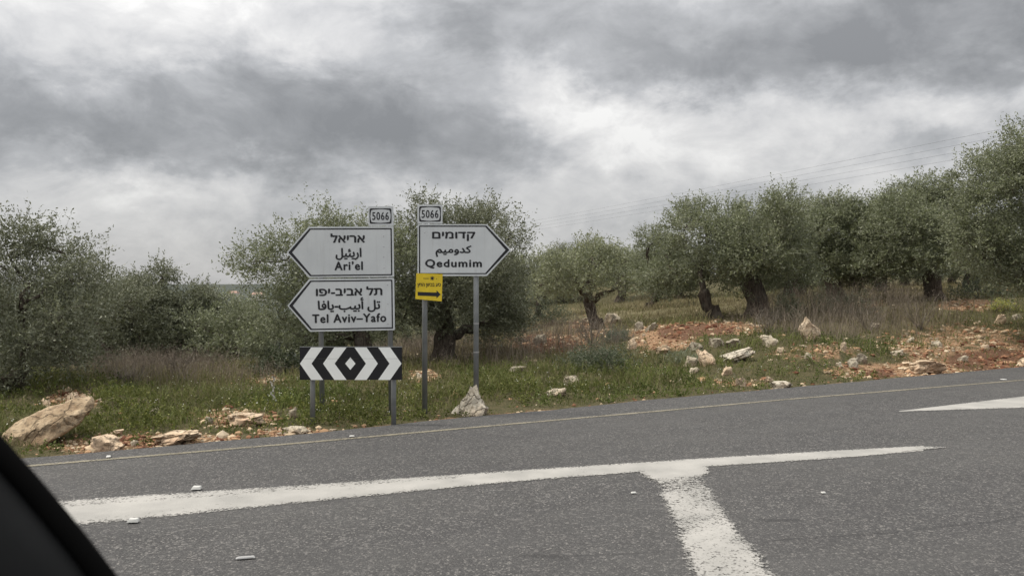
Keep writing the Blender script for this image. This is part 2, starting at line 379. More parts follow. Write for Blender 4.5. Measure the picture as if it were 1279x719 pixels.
out(t, bsdf(t, c, .95, .1, 0, bump(t, t.math('ADD', nB, t.math('MULTIPLY', nC, .5)), .8, .05))); MAT['earth'] = m

def tint_mat(name, rough=.8, spec=.2, trans=0.0, nzs=0, nzamt=.0, backmix=None):
    m, t = newmat(name)
    at = t.n('ShaderNodeAttribute', {'attribute_name': 'tint'}); c = at.outputs['Color']
    if nzs:
        nz = t.noise(obj(t), nzs, 4); c = t.mix(t.ramp(nz, .3, .7, 0, nzamt), c, (.9, .85, .75), 'MULTIPLY') if nzamt else c
    if backmix:
        bf = t.n('ShaderNodeNewGeometry').outputs['Backfacing']; c = t.mix(t.math('MULTIPLY', bf, .7), c, backmix)
    b = bsdf(t, c, rough, spec)
    if trans:
        tl = t.n('ShaderNodeBsdfTranslucent', None, Color=c); b = t.n('ShaderNodeMixShader', None, Fac=trans, in1=b, in2=tl)
    out(t, b); MAT[name] = m
tint_mat('olive_leaf', .5, .35, .32, backmix=(.20, .212, .155))
tint_mat('grass_blade', .7, .2, .3); tint_mat('dry_stem', .9, .05, .15); tint_mat('rubble_stone', .9, .1, 0, 30, .6); tint_mat('petal', .8, .1, .3)

def bark(name, a, b):
    m, t = newmat(name); p = obj(t); v = vscale(t, p, (9, 9, 2.2)); n = t.noise(v, 2.2, 6, .65, .6); n2 = t.noise(p, 4, 3)
    c = t.mix(t.ramp(n, .35, .65), a, b); c = t.mix(t.ramp(n2, .5, .75, 0, .5), c, (.17, .16, .14))
    out(t, bsdf(t, c, .95, .1, 0, bump(t, n, 1.0, .05))); MAT[name] = m
bark('bark', (.040, .032, .026), (.130, .108, .088)); bark('twig_bark', (.12, .10, .08), (.26, .23, .19))

def rockmat(name, a, b, stain, sa):
    m, t = newmat(name); p = obj(t); n = t.noise(p, 5, 7, .62, .3); n2 = t.noise(p, 2.0, 4, .6); n3 = t.noise(p, 28, 5, .65)
    vo = t.n('ShaderNodeTexVoronoi', {'feature': 'DISTANCE_TO_EDGE'}, Vector=t.n('ShaderNodeVectorMath', {'operation': 'ADD'}, in0=p, in1=t.n('ShaderNodeVectorMath', {'operation': 'SCALE'}, in0=t.n('ShaderNodeTexNoise', None, Vector=p, Scale=6.0, Detail=4.0).outputs['Color'], Scale=.25).outputs[0]).outputs[0], Scale=3.0).outputs[0]
    c = t.mix(t.ramp(n, .32, .66), a, b); c = t.mix(t.ramp(n2, .48, .66, 0, sa), c, stain)
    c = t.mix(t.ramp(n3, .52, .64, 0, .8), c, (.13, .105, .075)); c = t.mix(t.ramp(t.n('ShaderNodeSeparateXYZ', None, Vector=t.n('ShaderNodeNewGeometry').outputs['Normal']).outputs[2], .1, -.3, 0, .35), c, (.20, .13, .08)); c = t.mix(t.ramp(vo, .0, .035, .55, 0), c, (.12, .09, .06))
    hh = t.math('ADD', t.math('ADD', n, t.math('MULTIPLY', n3, .35)), t.ramp(vo, 0, .05, -.3, 0))
    out(t, bsdf(t, c, .92, .12, 0, bump(t, hh, 1.0, .06))); MAT[name] = m
rockmat('limestone_pale', (.34, .29, .21), (.56, .50, .40), (.44, .29, .17), .5)
rockmat('limestone_orange', (.44, .33, .22), (.68, .55, .41), (.44, .24, .13), .55)
rockmat('limestone_white', (.38, .34, .27), (.66, .61, .51), (.44, .32, .20), .5)
rockmat('limestone_grey', (.22, .195, .15), (.42, .375, .295), (.28, .22, .15), .5)
rockmat('limestone_boulder', (.22, .155, .095), (.56, .45, .31), (.17, .105, .06), .75)
rockmat('limestone_brown', (.24, .17, .11), (.58, .49, .37), (.34, .22, .13), .65)

# ---------------------------------------------------------------- terrain sheet (polar grid out to the horizon)
ang = np.concatenate([np.linspace(-180, -42, 30, endpoint=False), np.linspace(-42, 42, 330), np.linspace(42, 180, 31)[1:-1]])
rad = np.concatenate([np.geomspace(.8, 5, 16, endpoint=False), np.geomspace(5, 45, 230, endpoint=False), np.geomspace(45, 8000, 130)])
AA, RR = np.meshgrid(np.radians(ang), rad); X = (np.sin(AA) * RR).ravel(); Yy = (np.cos(AA) * RR).ravel(); Z = H(X, Yy)
na, nr = len(ang), len(rad)
i, j = np.meshgrid(np.arange(nr - 1), np.arange(na), indexing='ij'); j2 = (j + 1) % na
Fc = np.stack([i * na + j, i * na + j2, (i + 1) * na + j2, (i + 1) * na + j], -1).reshape(-1, 4)[:, ::-1]
V = np.c_[X, Yy, Z]
cidx = len(V); V = np.r_[V, [[0, 0, -.06]]]
Fc = np.r_[Fc, np.array([[cidx, (q + 1) % na, q, q] for q in range(na)])] if False else Fc
inf = Yy > 1
u, v = np.where(inf, PX0 + F * X / np.maximum(Yy, 1), -999), np.where(inf, PY0 - F * (Z - HC) / np.maximum(Yy, 1), -999)
_, TT = st_of(X, Yy)
colr = np.zeros((len(V), 3), np.float32)
edge_soil = (1 - sm(TT, .02, .2)) * (TT > 0)
near = Yy < 50
colr[:-1, 0] = np.where(near, np.maximum(ell(u, v, SOIL), edge_soil * .8), 0)
colr[:-1, 1] = np.where(near, ell(u, v, RED), 0)
colr[:-1, 2] = np.where(near, np.maximum(ell(u, v, DRY) * .7, ell(u, v, FARDRY)), .3)
terrain = mesh_np('ground', V, Fc, colr, True, MAT['earth']); tag(terrain, kind='structure')

# ---------------------------------------------------------------- road: main carriageway and the side road the camera stands on
sS = np.concatenate([np.linspace(-220, -4, 12, endpoint=False), np.linspace(-4, 18, 90), np.linspace(18, 240, 12)[1:]])
Ve, Fe = [], []
for k, s in enumerate(sS):
    jg = .035 * float(vnoise(np.array([s]), np.array([0.]), 2.5)[0]) + .03 * float(vnoise(np.array([s]), np.array([0.]), 9, 3)[0])
    for tt in (jg, -.6, -3.5, -7.2, -10.5):
        x, y = world_of(s, tt); Ve.append((float(x), float(y), 0.0))
x, y = 0, 0
nk = len(sS)
for k in range(nk - 1):
    for q in range(4): Fe.append((k * 5 + q + 1, (k + 1) * 5 + q + 1, (k + 1) * 5 + q, k * 5 + q))
b0 = len(Ve)                                        # asphalt edge thickness
for k in range(nk): vx = Ve[k * 5]; Ve.append((vx[0], vx[1], -.05))
for k in range(nk - 1): Fe.append((k * 5, (k + 1) * 5, b0 + k + 1, b0 + k))
road = MB(); road.add(Ve, Fe)
# side road quad running back past the camera
sc_ = st_of(np.array([0.]), np.array([0.]))[0][0]
q = [world_of(sc_ - 7, -10.5), world_of(sc_ + 7, -10.5), world_of(sc_ + 5, -70), world_of(sc_ - 5, -70)]
road.add([(float(a), float(b), 0.0) for a, b in q], [(3, 2, 1, 0)])
tag(road.build('road', MAT['asphalt']), kind='structure')

def strip(name, top, bot, mat, label, wear=None, z=.004, n=60, nc=8):
    """painted strip between two polylines given as ground points"""
    def rs(P, n):
        P = np.array(P, float); d = np.r_[0, np.cumsum(np.linalg.norm(np.diff(P, axis=0), axis=1))]; tq = np.linspace(0, d[-1], n)
        return np.c_[np.interp(tq, d, P[:, 0]), np.interp(tq, d, P[:, 1])]
    a, b = rs(top, n), rs(bot, n); V, C = [], []
    for k in range(n):
        for q in range(nc + 1):
            f = q / nc; p_ = a[k] * (1 - f) + b[k] * f; V.append((p_[0], p_[1], z)); C.append((abs(2 * f - 1), wear(k / (n - 1), f) if wear else 0, 0))
    Fq = [(k * (nc + 1) + q, k * (nc + 1) + q + 1, (k + 1) * (nc + 1) + q + 1, (k + 1) * (nc + 1) + q) for k in range(n - 1) for q in range(nc)]
    o = mesh_np(name, V, Fq, np.array(C, np.float32), False, mat)
    nz = o.data.polygons[0].normal.z
    if nz < 0: o.data.flip_normals()
    return tag(o, label, kind='structure')
U = unproj0
strip('road_centre_line', [U(-120, 640), U(75, 625), U(400, 604), U(640, 587.5), U(881, 572), U(1040, 562.5), U(1154, 556.6)],
      [U(-120, 676), U(103, 656), U(400, 626), U(640, 602), U(796, 589.8), U(884, 583), U(1040, 573), U(1154, 563.3)], MAT['white_paint'], 'wide worn white line painted across the asphalt',
      lambda a, f: .03 + (.16 if abs(f - .30) < .07 and a < .45 else 0), n=140)
strip('road_line_tail', [U(1128, 558.3), U(1182, 557.6)], [U(1128, 564.4), U(1182, 560)], MAT['white_paint'], 'faded tail end of the wide white line', lambda a, f: .0 + .42 * a, .007, 14)
strip('road_stop_line', [U(797, 588.0), U(803, 596), U(822, 625), U(836, 660), U(855, 719), U(880, 800), U(915, 950)],
      [U(884, 581.5), U(888, 592), U(905, 628), U(928, 660), U(980, 719), U(1045, 800), U(1160, 950)], MAT['white_paint'], 'worn white stripe running towards the viewer from the wide white line',
      lambda a, f: .19 + .20 * math.exp(-((a - .13) / .05) ** 2) - (.22 if a < .07 else 0) + (.12 if abs(f - .5) > .35 else 0) - (.12 if a < .05 else 0), .008, 60, 12)
strip('road_arrow_tip', [U(1123, 513.3), U(1279, 494.8), U(1420, 478)], [U(1124, 514), U(1279, 509.2), U(1420, 504.5)], MAT['white_paint'], 'white painted wedge narrowing to a point on the far lane', lambda a, f: -.05, .004, 30)
yl = [(-60, 590), (50, 580.6), (225, 566), (400, 551), (636, 529.7), (820, 513.6), (980, 499), (1130, 486.8), (1279, 474.5), (1500, 456.5)]
yw = [U(a, b) for a, b in yl]
strip('road_edge_line', [(x - SDIR[1] * .045, y + SDIR[0] * .045) for x, y in yw], [(x + SDIR[1] * .045, y - SDIR[0] * .045) for x, y in yw], MAT['yellow_paint'], 'thin faded yellow edge line along the verge', None, .004, 200, 3)

# chips and studs on the road
def ground_box(name, px, py, w_, d_, h_, rz, mat, label, cat, group=None, taper=.7):
    q_ = .6 if name == 'paint_chip' else .78; w_ *= q_; d_ *= q_
    x, y = U(px, py); m = MB(); a, b = w_ / 2, d_ / 2
    v = [(-a, -b, 0), (a, -b, 0), (a, b, 0), (-a, b, 0), (-a * taper, -b * taper, h_), (a * taper, -b * .8, h_), (a * .9, b * taper, h_), (-a * taper, b * .9, h_)]
    m.add(v, [(3, 2, 1, 0), (4, 5, 6, 7), (0, 1, 5, 4), (1, 2, 6, 5), (2, 3, 7, 6), (3, 0, 4, 7)])
    o = m.build(name, mat); o.location = (x, y, .009); o.rotation_euler = (0, 0, rz); return tag(o, label, cat, group)
ra = math.atan2(SDIR[1], SDIR[0])
ground_box('road_stud', 246, 611.5, .085, .07, .018, .1, MAT['stud_white'], 'small white road stud on the upper rim of the wide white line', 'road stud', 'road studs beside the white line')
ground_box('road_stud', 167, 652.5, .085, .06, .018, .1, MAT['stud_white'], 'small white road stud just below the wide white line', 'road stud', 'road studs beside the white line')
ground_box('paint_chip', 136, 571, .06, .1, .006, .4, MAT['stud_white'], 'white paint chip near the faded yellow edge line at the left', 'paint chip')
ground_box('paint_chip', 792, 616.5, .06, .04, .006, .2, MAT['stud_white'], 'tiny white chip on the asphalt just left of the worn stripe', 'paint chip')
ground_box('paint_chip', 1029, 616.5, .05, .04, .006, .2, MAT['stud_white'], 'tiny white chip on the asphalt right of the worn stripe', 'paint chip')
ground_box('paint_chip', 1254, 474.3, .12, .12, .006, .2, MAT['stud_white'], 'pale chip lying on the yellow edge line at the right', 'paint chip')
ground_box('paint_chip', 440, 545.4, .08, .06, .006, .2, MAT['stud_white'], 'tiny pale chip on the yellow edge line before the chevron board', 'paint chip')
ground_box('metal_strip', 307, 698, .125, .035, .006, .25, MAT['debris_grey'], 'thin bent grey metal strip lying on the near asphalt', 'debris')

# ---------------------------------------------------------------- signs
def rounded(pts, rads, seg=5):
    """counter-clockwise (x, z) polygon with rounded corners; fixed point count"""
    o = []; n = len(pts)
    for i in range(n):
        p0, p, p1 = [np.array(pts[k % n], float) for k in (i - 1, i, i + 1)]; r = rads[i]
        a = (p0 - p) / np.linalg.norm(p0 - p); b = (p1 - p) / np.linalg.norm(p1 - p)
        th = math.acos(np.clip(a @ b, -1, 1)); d = r / math.tan(th / 2); A_, B_ = p + a * d, p + b * d
        for k in range(seg + 1):
            f = k / seg; o.append(tuple((1 - f) ** 2 * A_ + 2 * f * (1 - f) * p + f * f * B_))
    return o
def lettering(s, box, k, org, mat, parent, bold=.52, y=-.004, name='lettering'):
    """box = photo px (x0, x1, ytop, ybottom); glyph outlines filled by nonzero winding, strokes thickened by shifted layers"""
    d = bpy.data.curves.new('tmp', 'FONT'); d.body = s; d.resolution_u = 3; d.fill_mode = 'NONE'
    if s.isascii() or s[0] in 'ATQ': d.space_character = 1.14
    o = bpy.data.objects.new('tmp', d); COL.objects.link(o)
    me = bpy.data.meshes.new_from_object(o.evaluated_get(bpy.context.evaluated_depsgraph_get()))
    bpy.data.objects.remove(o); bpy.data.curves.remove(d)
    P2 = [Vector(v_.co.xy) for v_ in me.vertices]; E2 = [tuple(e_.vertices) for e_ in me.edges]; bpy.data.meshes.remove(me)
    vs, _, fs, *_r = delaunay_2d_cdt(P2, E2, [], 0, 1e-5)
    a = np.array(P2); E_ = np.array(E2)
    # orient the edges of every contour consistently by walking it
    nxt = {}; segs = []
    adj = {}
    for p_, q_ in E2: adj.setdefault(p_, []).append(q_); adj.setdefault(q_, []).append(p_)
    seen = set()
    for st0 in sorted(adj):
        if st0 in seen: continue
        loop = [st0]; seen.add(st0); cur = st0
        cand = [q_ for q_ in adj[cur] if q_ == cur + 1] or adj[cur]; cur = cand[0]
        while cur not in seen:
            seen.add(cur); loop.append(cur); nn = [q_ for q_ in adj[cur] if q_ not in seen]
            if not nn: break
            cur = nn[0]
        segs += list(zip(loop, loop[1:] + loop[:1]))
    sa = a[[p_ for p_, _q in segs]]; sb = a[[q_ for _p, q_ in segs]]
    keep = []
    for f_ in fs:
        c = sum((vs[i_] for i_ in f_), Vector((0, 0))) / len(f_)
        up_ = (sa[:, 1] <= c.y) & (sb[:, 1] > c.y); dn = (sa[:, 1] > c.y) & (sb[:, 1] <= c.y)
        with np.errstate(divide='ignore', invalid='ignore'): xi = sa[:, 0] + (c.y - sa[:, 1]) / (sb[:, 1] - sa[:, 1]) * (sb[:, 0] - sa[:, 0])
        if (up_ & (xi > c.x)).sum() - (dn & (xi > c.x)).sum() != 0: keep.append(tuple(f_))
    co = np.array(vs); x0, y0 = a.min(0); w_, h_ = a.max(0) - a.min(0)
    X0, X1 = (box[0] - org[0]) * k, (box[1] - org[0]) * k; Z1, Z0 = (org[1] - box[2]) * k, (org[1] - box[3]) * k
    XX = X0 + (co[:, 0] - x0) / w_ * (X1 - X0); ZZ = Z0 + (co[:, 1] - y0) / h_ * (Z1 - Z0); m_ = MB()
    for q, (sx, sz) in enumerate(((0, 0), (bold, 0), (-bold, 0), (0, bold * .8), (0, -bold * .8))):
        m_.add([(xx + sx * k, y + q * .0003, zz + sz * k) for xx, zz in zip(XX, ZZ)], keep)
    return m_.build(name, mat, parent)
def post(parent, x, ztop, zbot, y, r=.029, name='post'):
    m = MB(); m.tube([(x, y, zbot), (x, y, ztop - .004), (x, y, ztop)], [r, r, r * .8], 16)
    return m.build(name, MAT['galvanised'], parent, True)
def pxpoly(P, org, k): return [((a - org[0]) * k, (org[1] - b) * k) for a, b in P]
def arrow_panel(parent, outl, brd_o, brd_i, ro, org, k, rivets):
    m = MB(); m.prism(rounded(pxpoly(outl, org, k), [r * k for r in ro]), 0, .004); pn = m.build('sign_panel', MAT['sign_face'], parent)
    pn.data.materials.append(MAT['sign_back']); pn.data.polygons[1].material_index = 1
    m = MB(); m.ring(rounded(pxpoly(brd_o, org, k), [r * k * .8 for r in ro]), rounded(pxpoly(brd_i, org, k), [r * k * .6 for r in ro]), -.0015)
    b = m.build('border', MAT['sign_black'], pn)
    # folded rim behind the face
    m = MB()
    zs = [p_[1] for p_ in pxpoly(outl, org, k)]; xs = [p_[0] for p_ in pxpoly(outl, org, k)]
    for zz in (min(zs) + .10, max(zs) - .10):
        m = MB(); m.box(min(xs) + .25, max(xs) - .25, .0045, .02, zz - .02, zz + .02); m.build('rail', MAT['sign_back'], pn)
    for (a, c_) in rivets:
        m = MB(); x_, z_ = (a - org[0]) * k, (org[1] - c_) * k
        m.tube([(x_, -.0042, z_), (x_, -.0006, z_)], [.0045, .006], 8); m.build('rivet', MAT['steel'], pn, True)
    return pn
def number_plate(parent, x0, x1, y0, y1, org, k, dig, y=0.0):
    m = MB(); m.prism(pxpoly([(x0, y1), (x1, y1), (x1, y0), (x0, y0)], org, k), y, y + .004); pn = m.build('number_plate', MAT['sign_face'], parent)
    cx_, cy_ = (dig[0] + dig[1]) / 2, (dig[2] + dig[3]) / 2; a, b = 13.6, 9.6
    oc = rounded(pxpoly([(cx_ - a, cy_ + b), (cx_ + a, cy_ + b), (cx_ + a, cy_ - b), (cx_ - a, cy_ - b)], org, k), [2.4 * k] * 4, 6)
    # inner edge bulges like a barrel: points matched one to one with the outer contour
    ic = []
    for (px_, pz_) in oc:
        ux, uz = (px_ - (cx_ - org[0]) * k) / (a * k), (pz_ - (org[1] - cy_) * k) / (b * k)
        ic.append(((cx_ - org[0]) * k + ux * a * k * .86 - .0 * uz, (org[1] - cy_) * k + uz * b * k * .80))
    # add mid points so the inner outline can bow outwards
    def dens(P, bow):
        o = []
        n = len(P)
        for i in range(n):
            p_, q_ = np.array(P[i]), np.array(P[(i + 1) % n]); o.append(tuple(p_)); L = np.linalg.norm(q_ - p_)
            if L > 5 * k:
                for s_ in range(1, 8):
                    f = s_ / 8; r_ = p_ * (1 - f) + q_ * f; c0 = np.array([(cx_ - org[0]) * k, (org[1] - cy_) * k]); nn = np.array([q_[1] - p_[1], -(q_[0] - p_[0])]) / L
                    if (r_ - c0) @ nn < 0: nn = -nn
                    o.append(tuple(r_ + nn * bow * k * 4 * f * (1 - f)))
        return o
    m = MB(); m.ring(dens(oc, 0), dens(ic, .9), y - .0015); m.build('border', MAT['sign_black'], pn)
    lettering('5066', dig, k, org, MAT['sign_black'], pn, .22, y - .003)
    return pn

def gz(x, y): return float(H(x, y)[0])
# left sign, two panels on two posts
Ys = 9.6; k = Ys / F; org = (440, 350)
ls = empty('direction_sign', ((org[0] - PX0) * k, Ys, HC - (org[1] - PY0) * k), R(5), 0)
ls.rotation_euler = (0, R(-.75), R(7))
tag(ls, 'grey double arrow sign pointing left to Ari\'el and Tel Aviv-Yafo with road number plate', 'road sign', 'direction signs at the junction')
arrow_panel(ls, [(361, 314.6), (387.8, 346.2), (492.4, 346.2), (492.4, 283), (387.8, 283)], [(363, 314.6), (389, 344.3), (490.2, 344.3), (490.2, 285), (389, 285)],
            [(367.6, 314.6), (390.4, 342.7), (488.6, 342.7), (488.6, 286.6), (390.4, 286.6)], [1, 2, 1.2, 1.2, 2], org, k, [(480, 295), (480, 335), (480, 308), (480, 321)])
arrow_panel(ls, [(361, 380.4), (387.8, 413), (492.4, 413), (492.4, 347.6), (387.8, 347.6)], [(363, 380.4), (389, 411), (490.2, 411), (490.2, 349.7), (389, 349.7)],
            [(367.6, 380.4), (390.4, 409.4), (488.6, 409.4), (488.6, 351.3), (390.4, 351.3)], [1, 2, 1.2, 1.2, 2], org, k, [(484, 356), (484, 405), (484, 380)])
number_plate(ls, 461.4, 492.6, 257.8, 282.4, org, k, (466.3, 486.6, 265, 274.8))
B = MAT['sign_black']
AR1 = '\ufede\ufef4\ufe8c\ufef3\ufead\ufe8d'; AR2 = '\ufe8e\ufed3\ufe8e\ufef3-\ufe90\ufef4\ufe91\ufe83 \ufede\ufe97'; AR3 = '\ufee2\ufef4\ufee3\ufeed\ufeaa\ufedb'
lettering('אריאל'[::-1], (415, 456.4, 291.8, 302.6), k, org, B, ls)
lettering(AR1, (420.9, 451.9, 309.8, 324.2), k, org, B, ls)
lettering("Ari\u2019el", (419.4, 453.4, 326.6, 337), k, org, B, ls)
lettering('תל אביב-יפו'[::-1], (396.3, 477, 358, 368.6), k, org, B, ls)
lettering(AR2, (398.3, 474.4, 371.6, 389.5), k, org, B, ls)
lettering('Tel Aviv\u2013Yafo', (391.3, 481.5, 391.8, 402.2), k, org, B, ls)
for a, pb in ((401, 520), (486.5, 508)):
    x_ = (a - org[0]) * k; m_ = post(ls, x_, (org[1] - (282 if a < 450 else 257)) * k, (org[1] - (535)) * k, .052)
    for zc in (300, 332, 362, 398):
        m = MB(); zz = (org[1] - zc) * k; m.tube([(x_, .052, zz - .015), (x_, .052, zz + .015)], .036, 14); m.box(x_ - .045, x_ + .045, .005, .03, zz - .012, zz + .012); m.build('clamp', MAT['steel'], ls)
# right sign
Yr = 9.75; k = Yr / F; org = (575, 315)
rs_ = empty('direction_sign', ((org[0] - PX0) * k, Yr, HC - (org[1] - PY0) * k), 0)
tag(rs_, 'grey arrow sign pointing right to Qedumim with 5066 plate above', 'road sign', 'direction signs at the junction')
arrow_panel(rs_, [(522, 344.6), (608.6, 344.6), (639, 312), (608.8, 280), (522, 280)], [(523.8, 342.3), (608, 342.3), (636.8, 312), (608, 281.6), (523.8, 281.6)],
            [(525.4, 340.9), (606.6, 340.9), (632, 312), (606.6, 283.2), (525.4, 283.2)], [1.2, 2, 1, 2, 1.2], org, k, [(531, 290), (531, 335)])
number_plate(rs_, 521.8, 553.2, 255.6, 279.4, org, k, (527.2, 548, 262.3, 272.2))
lettering('קדומים'[::-1], (540.8, 593.7, 289.7, 300.6), k, org, B, rs_)
lettering(AR3, (545, 589, 306.8, 320.4), k, org, B, rs_)
lettering('Qedumim', (532, 602, 324, 335), k, org, B, rs_)
for a, zt in ((530.5, 256), (595, 282)):
    x_ = (a - org[0]) * k; post(rs_, x_, (org[1] - zt) * k, (org[1] - 530) * k, .05, .031)
    for zc in (295, 330):
        m = MB(); zz = (org[1] - zc) * k; m.tube([(x_, .05, zz - .015), (x_, .05, zz + .015)], .038, 14); m.box(x_ - .045, x_ + .045, .005, .03, zz - .012, zz + .012); m.build('clamp', MAT['steel'], rs_)
x_ = (595 - org[0]) * k
for zc in (404, 440): m = MB(); zz = (org[1] - zc) * k; m.tube([(x_, .05, zz - .006), (x_, .05, zz + .006)], .0335, 14); m.build('band', MAT['steel'], rs_)
# yellow sign hung on the left post of the right sign
Yy_ = Yr - .01; k = Yy_ / F; org = (536.3, 358)
ys = empty('yellow_sign', ((org[0] - PX0) * k, Yy_, HC - (org[1] - PY0) * k), 0)
tag(ys, 'small yellow plate with black right arrow strapped to the post under the Qedumim sign', 'road sign')
sh = lambda P: [(a, b) for a, b in P]
m = MB(); m.prism(pxpoly([(519.3, 373.2), (552.2, 376.2), (553.4, 342.2), (520.4, 341.2)], org, k), 0, .003); m.build('plate', MAT['sign_yellow'], ys)
m = MB(); P_ = [(522.2, 369), (522.2, 364.3), (545.8, 365.2), (545.8, 362.4), (551, 367.6), (545.6, 372.4), (545.7, 369.9)]
m.add([(x, -.0015, z) for x, z in pxpoly(P_, org, k)], [tuple(range(len(P_)))]); m.build('arrow', B, ys)
lettering('סע בכיוון החץ'[::-1], (522, 551, 353.6, 358.9), k, org, B, ys, .14, -.003)
m = MB()
for (a, b, c_, d_) in ((529, 347.2, 536, 347.9), (545, 347.6, 546.2, 348.4)): m.add([(x, -.0015, z) for x, z in pxpoly([(a, d_), (c_, d_ + .2), (c_, b + .2), (a, b)], org, k)], [(0, 1, 2, 3)])
c0 = (540.4, 347.4)
for q in range(8):
    th = q * math.pi / 4; ux, uy = math.cos(th), math.sin(th)
    P_ = [(c0[0] + ux * 1.2 - uy * .5, c0[1] + uy * 1.2 + ux * .5), (c0[0] + ux * 1.2 + uy * .5, c0[1] + uy * 1.2 - ux * .5), (c0[0] + ux * 2.9 + uy * .25, c0[1] + uy * 2.9 - ux * .25), (c0[0] + ux * 2.9 - uy * .25, c0[1] + uy * 2.9 + ux * .25)]
    m.add([(x, -.0015, z) for x, z in pxpoly(P_, org, k)], [(0, 1, 2, 3)])
m.add([(x, -.0017, z) for x, z in pxpoly([(c0[0] + 1.3 * math.cos(q * math.pi / 5), c0[1] + 1.3 * math.sin(q * math.pi / 5)) for q in range(10)], org, k)], [tuple(range(9, -1, -1))])
m.build('emblem', B, ys)
# chevron board
Yc = 8.88; k = Yc / F; org = (438.7, 453.7)
cb = empty('chevron_board', ((org[0] - PX0) * k, Yc, HC - (org[1] - PY0) * k), 0)
tag(cb, 'black and white chevron board with centre diamond standing below the left arrow sign', 'road sign')
x0, x1, yt, yb = 374.8, 502.6, 433.5, 474.1; seam = yt + .35 * (yb - yt)
def fx(c): return x0 + (c - 127) / 656 * (x1 - x0)
def slab(za, zb):   # panel plank and its white pieces clipped to the plank
    m = MB(); m.prism(pxpoly([(x0, zb), (x1, zb), (x1, za), (x0, za)], org, k), 0, .012); pn = m.build('panel', MAT['board_black'], cb)
    mid = (yt + yb) / 2
    def half(cy): return abs(cy - mid) / ((yb - yt) / 2)        # 0 at middle, 1 at rims
    rows = sorted({za, zb, *([mid] if za < mid < zb else [])})
    def chev(tipO, topO, tipI, topI):
        m = MB()
        for r0, r1 in zip(rows, rows[1:]):
            P_ = [(fx(tipO + (topO - tipO) * half(r1)), r1), (fx(tipI + (topI - tipI) * half(r1)), r1), (fx(tipI + (topI - tipI) * half(r0)), r0), (fx(tipO + (topO - tipO) * half(r0)), r0)]
            P_ = sorted(P_[:2]) + sorted(P_[2:], reverse=True)
            m.add([(x, -.0015, z) for x, z in pxpoly(P_, org, k)], [(0, 1, 2, 3)])
        m.build('white_chevron', MAT['reflective_white'], pn)
    chev(129, 201, 203, 278); chev(277, 350, 351, 428); chev(552, 478, 628, 556); chev(703, 630, 780, 707)
    # centre diamond
    hh = 40 / 103.0; P_ = []
    tz, bz = mid - hh * (yb - yt) / 2, mid + hh * (yb - yt) / 2
    cand = [z for z in (za + .0, tz, mid, bz, zb) if za <= z <= zb and tz <= z <= bz]
    if len(cand) > 1:
        cand = sorted(set(cand)); L_ = [(fx(452 - 33 * (1 - half(z) / hh)), z) for z in cand]; R_ = [(fx(452 + 33 * (1 - half(z) / hh)), z) for z in cand]
        P_ = L_[::-1] if False else []
        for a_, b_ in zip(range(len(cand) - 1), range(1, len(cand))):
            quad = [L_[b_], R_[b_], R_[a_], L_[a_]]; uq = []
            for q_ in quad:
                if not uq or (abs(uq[-1][0] - q_[0]) > 1e-6 or abs(uq[-1][1] - q_[1]) > 1e-6): uq.append(q_)
            if abs(uq[0][0] - uq[-1][0]) < 1e-6 and abs(uq[0][1] - uq[-1][1]) < 1e-6: uq.pop()
            m = MB(); m.add([(x, -.0015, z) for x, z in pxpoly(uq, org, k)], [tuple(range(len(uq)))]); m.build('diamond', MAT['reflective_white'], pn)
slab(yt, seam - .12); slab(seam + .12, yb)
m = MB(); m.box((x0 - org[0]) * k, (x1 - org[0]) * k, -.003, .02, (org[1] - yt) * k + .0005, (org[1] - yt) * k + .006); m.build('trim', MAT['galvanised'], cb)
for zz in (-.09, .06): m = MB(); m.box((x0 - org[0]) * k + .04, (x1 - org[0]) * k - .04, .0125, .03, zz, zz + .03); m.build('rail', MAT['sign_back'], cb)
for a in (389.3, 491.2): post(cb, (a - org[0]) * k, .16, (org[1] - 548) * k, .062, .027)

# ---------------------------------------------------------------- car window frame close to the lens (the viewer sits in a car)
yf = .46; kf = yf / F
cw = empty('car_window_frame', (-.25, yf, 1.33)); tag(cw, 'black out-of-focus corner of a car window frame seen from inside', 'car')
def cfp(a, b): return Vector(((a - PX0) * kf + .25, 0, HC - (b - PY0) * kf - 1.33))
line = [cfp(*q) for q in ((-180, 375), (-90, 466), (-10, 553), (32, 600), (66, 640), (100, 682), (134, 727), (186, 800), (240, 880))]
m = MB(); prof = []      # section: rounded slab reaching to lower left
for i, p_ in enumerate(line):
    d = (line[min(i + 1, len(line) - 1)] - line[max(i - 1, 0)]).normalized(); nrm = Vector((d.z, 0, -d.x)) * 1.0
    if nrm.x > 0: nrm = -nrm
    prof.append([p_ + nrm * a + Vector((0, b, 0)) for a, b in ((.004, .0), (.006, -.012), (.012, -.020), (.03, -.026), (.07, -.03), (.12, -.028), (.16, -.02), (.16, .03), (.03, .03), (.006, .018))])
n = len(prof[0]); vs = [v_ for r_ in prof for v_ in r_]
fs = [(i * n + q, i * n + (q + 1) % n, (i + 1) * n + (q + 1) % n, (i + 1) * n + q) for i in range(len(prof) - 1) for q in range(n)] + [tuple(range(n)), tuple(range(len(vs) - 1, len(vs) - n - 1, -1))]
m.add(vs, fs); m.build('pillar_trim', MAT['dark_plastic'], cw, True)
m = MB(); m.tube([p_ + Vector((.0, 0, 0)) for p_ in line], .006, 10); m.build('rubber_seal', MAT['rubber'], cw, True)

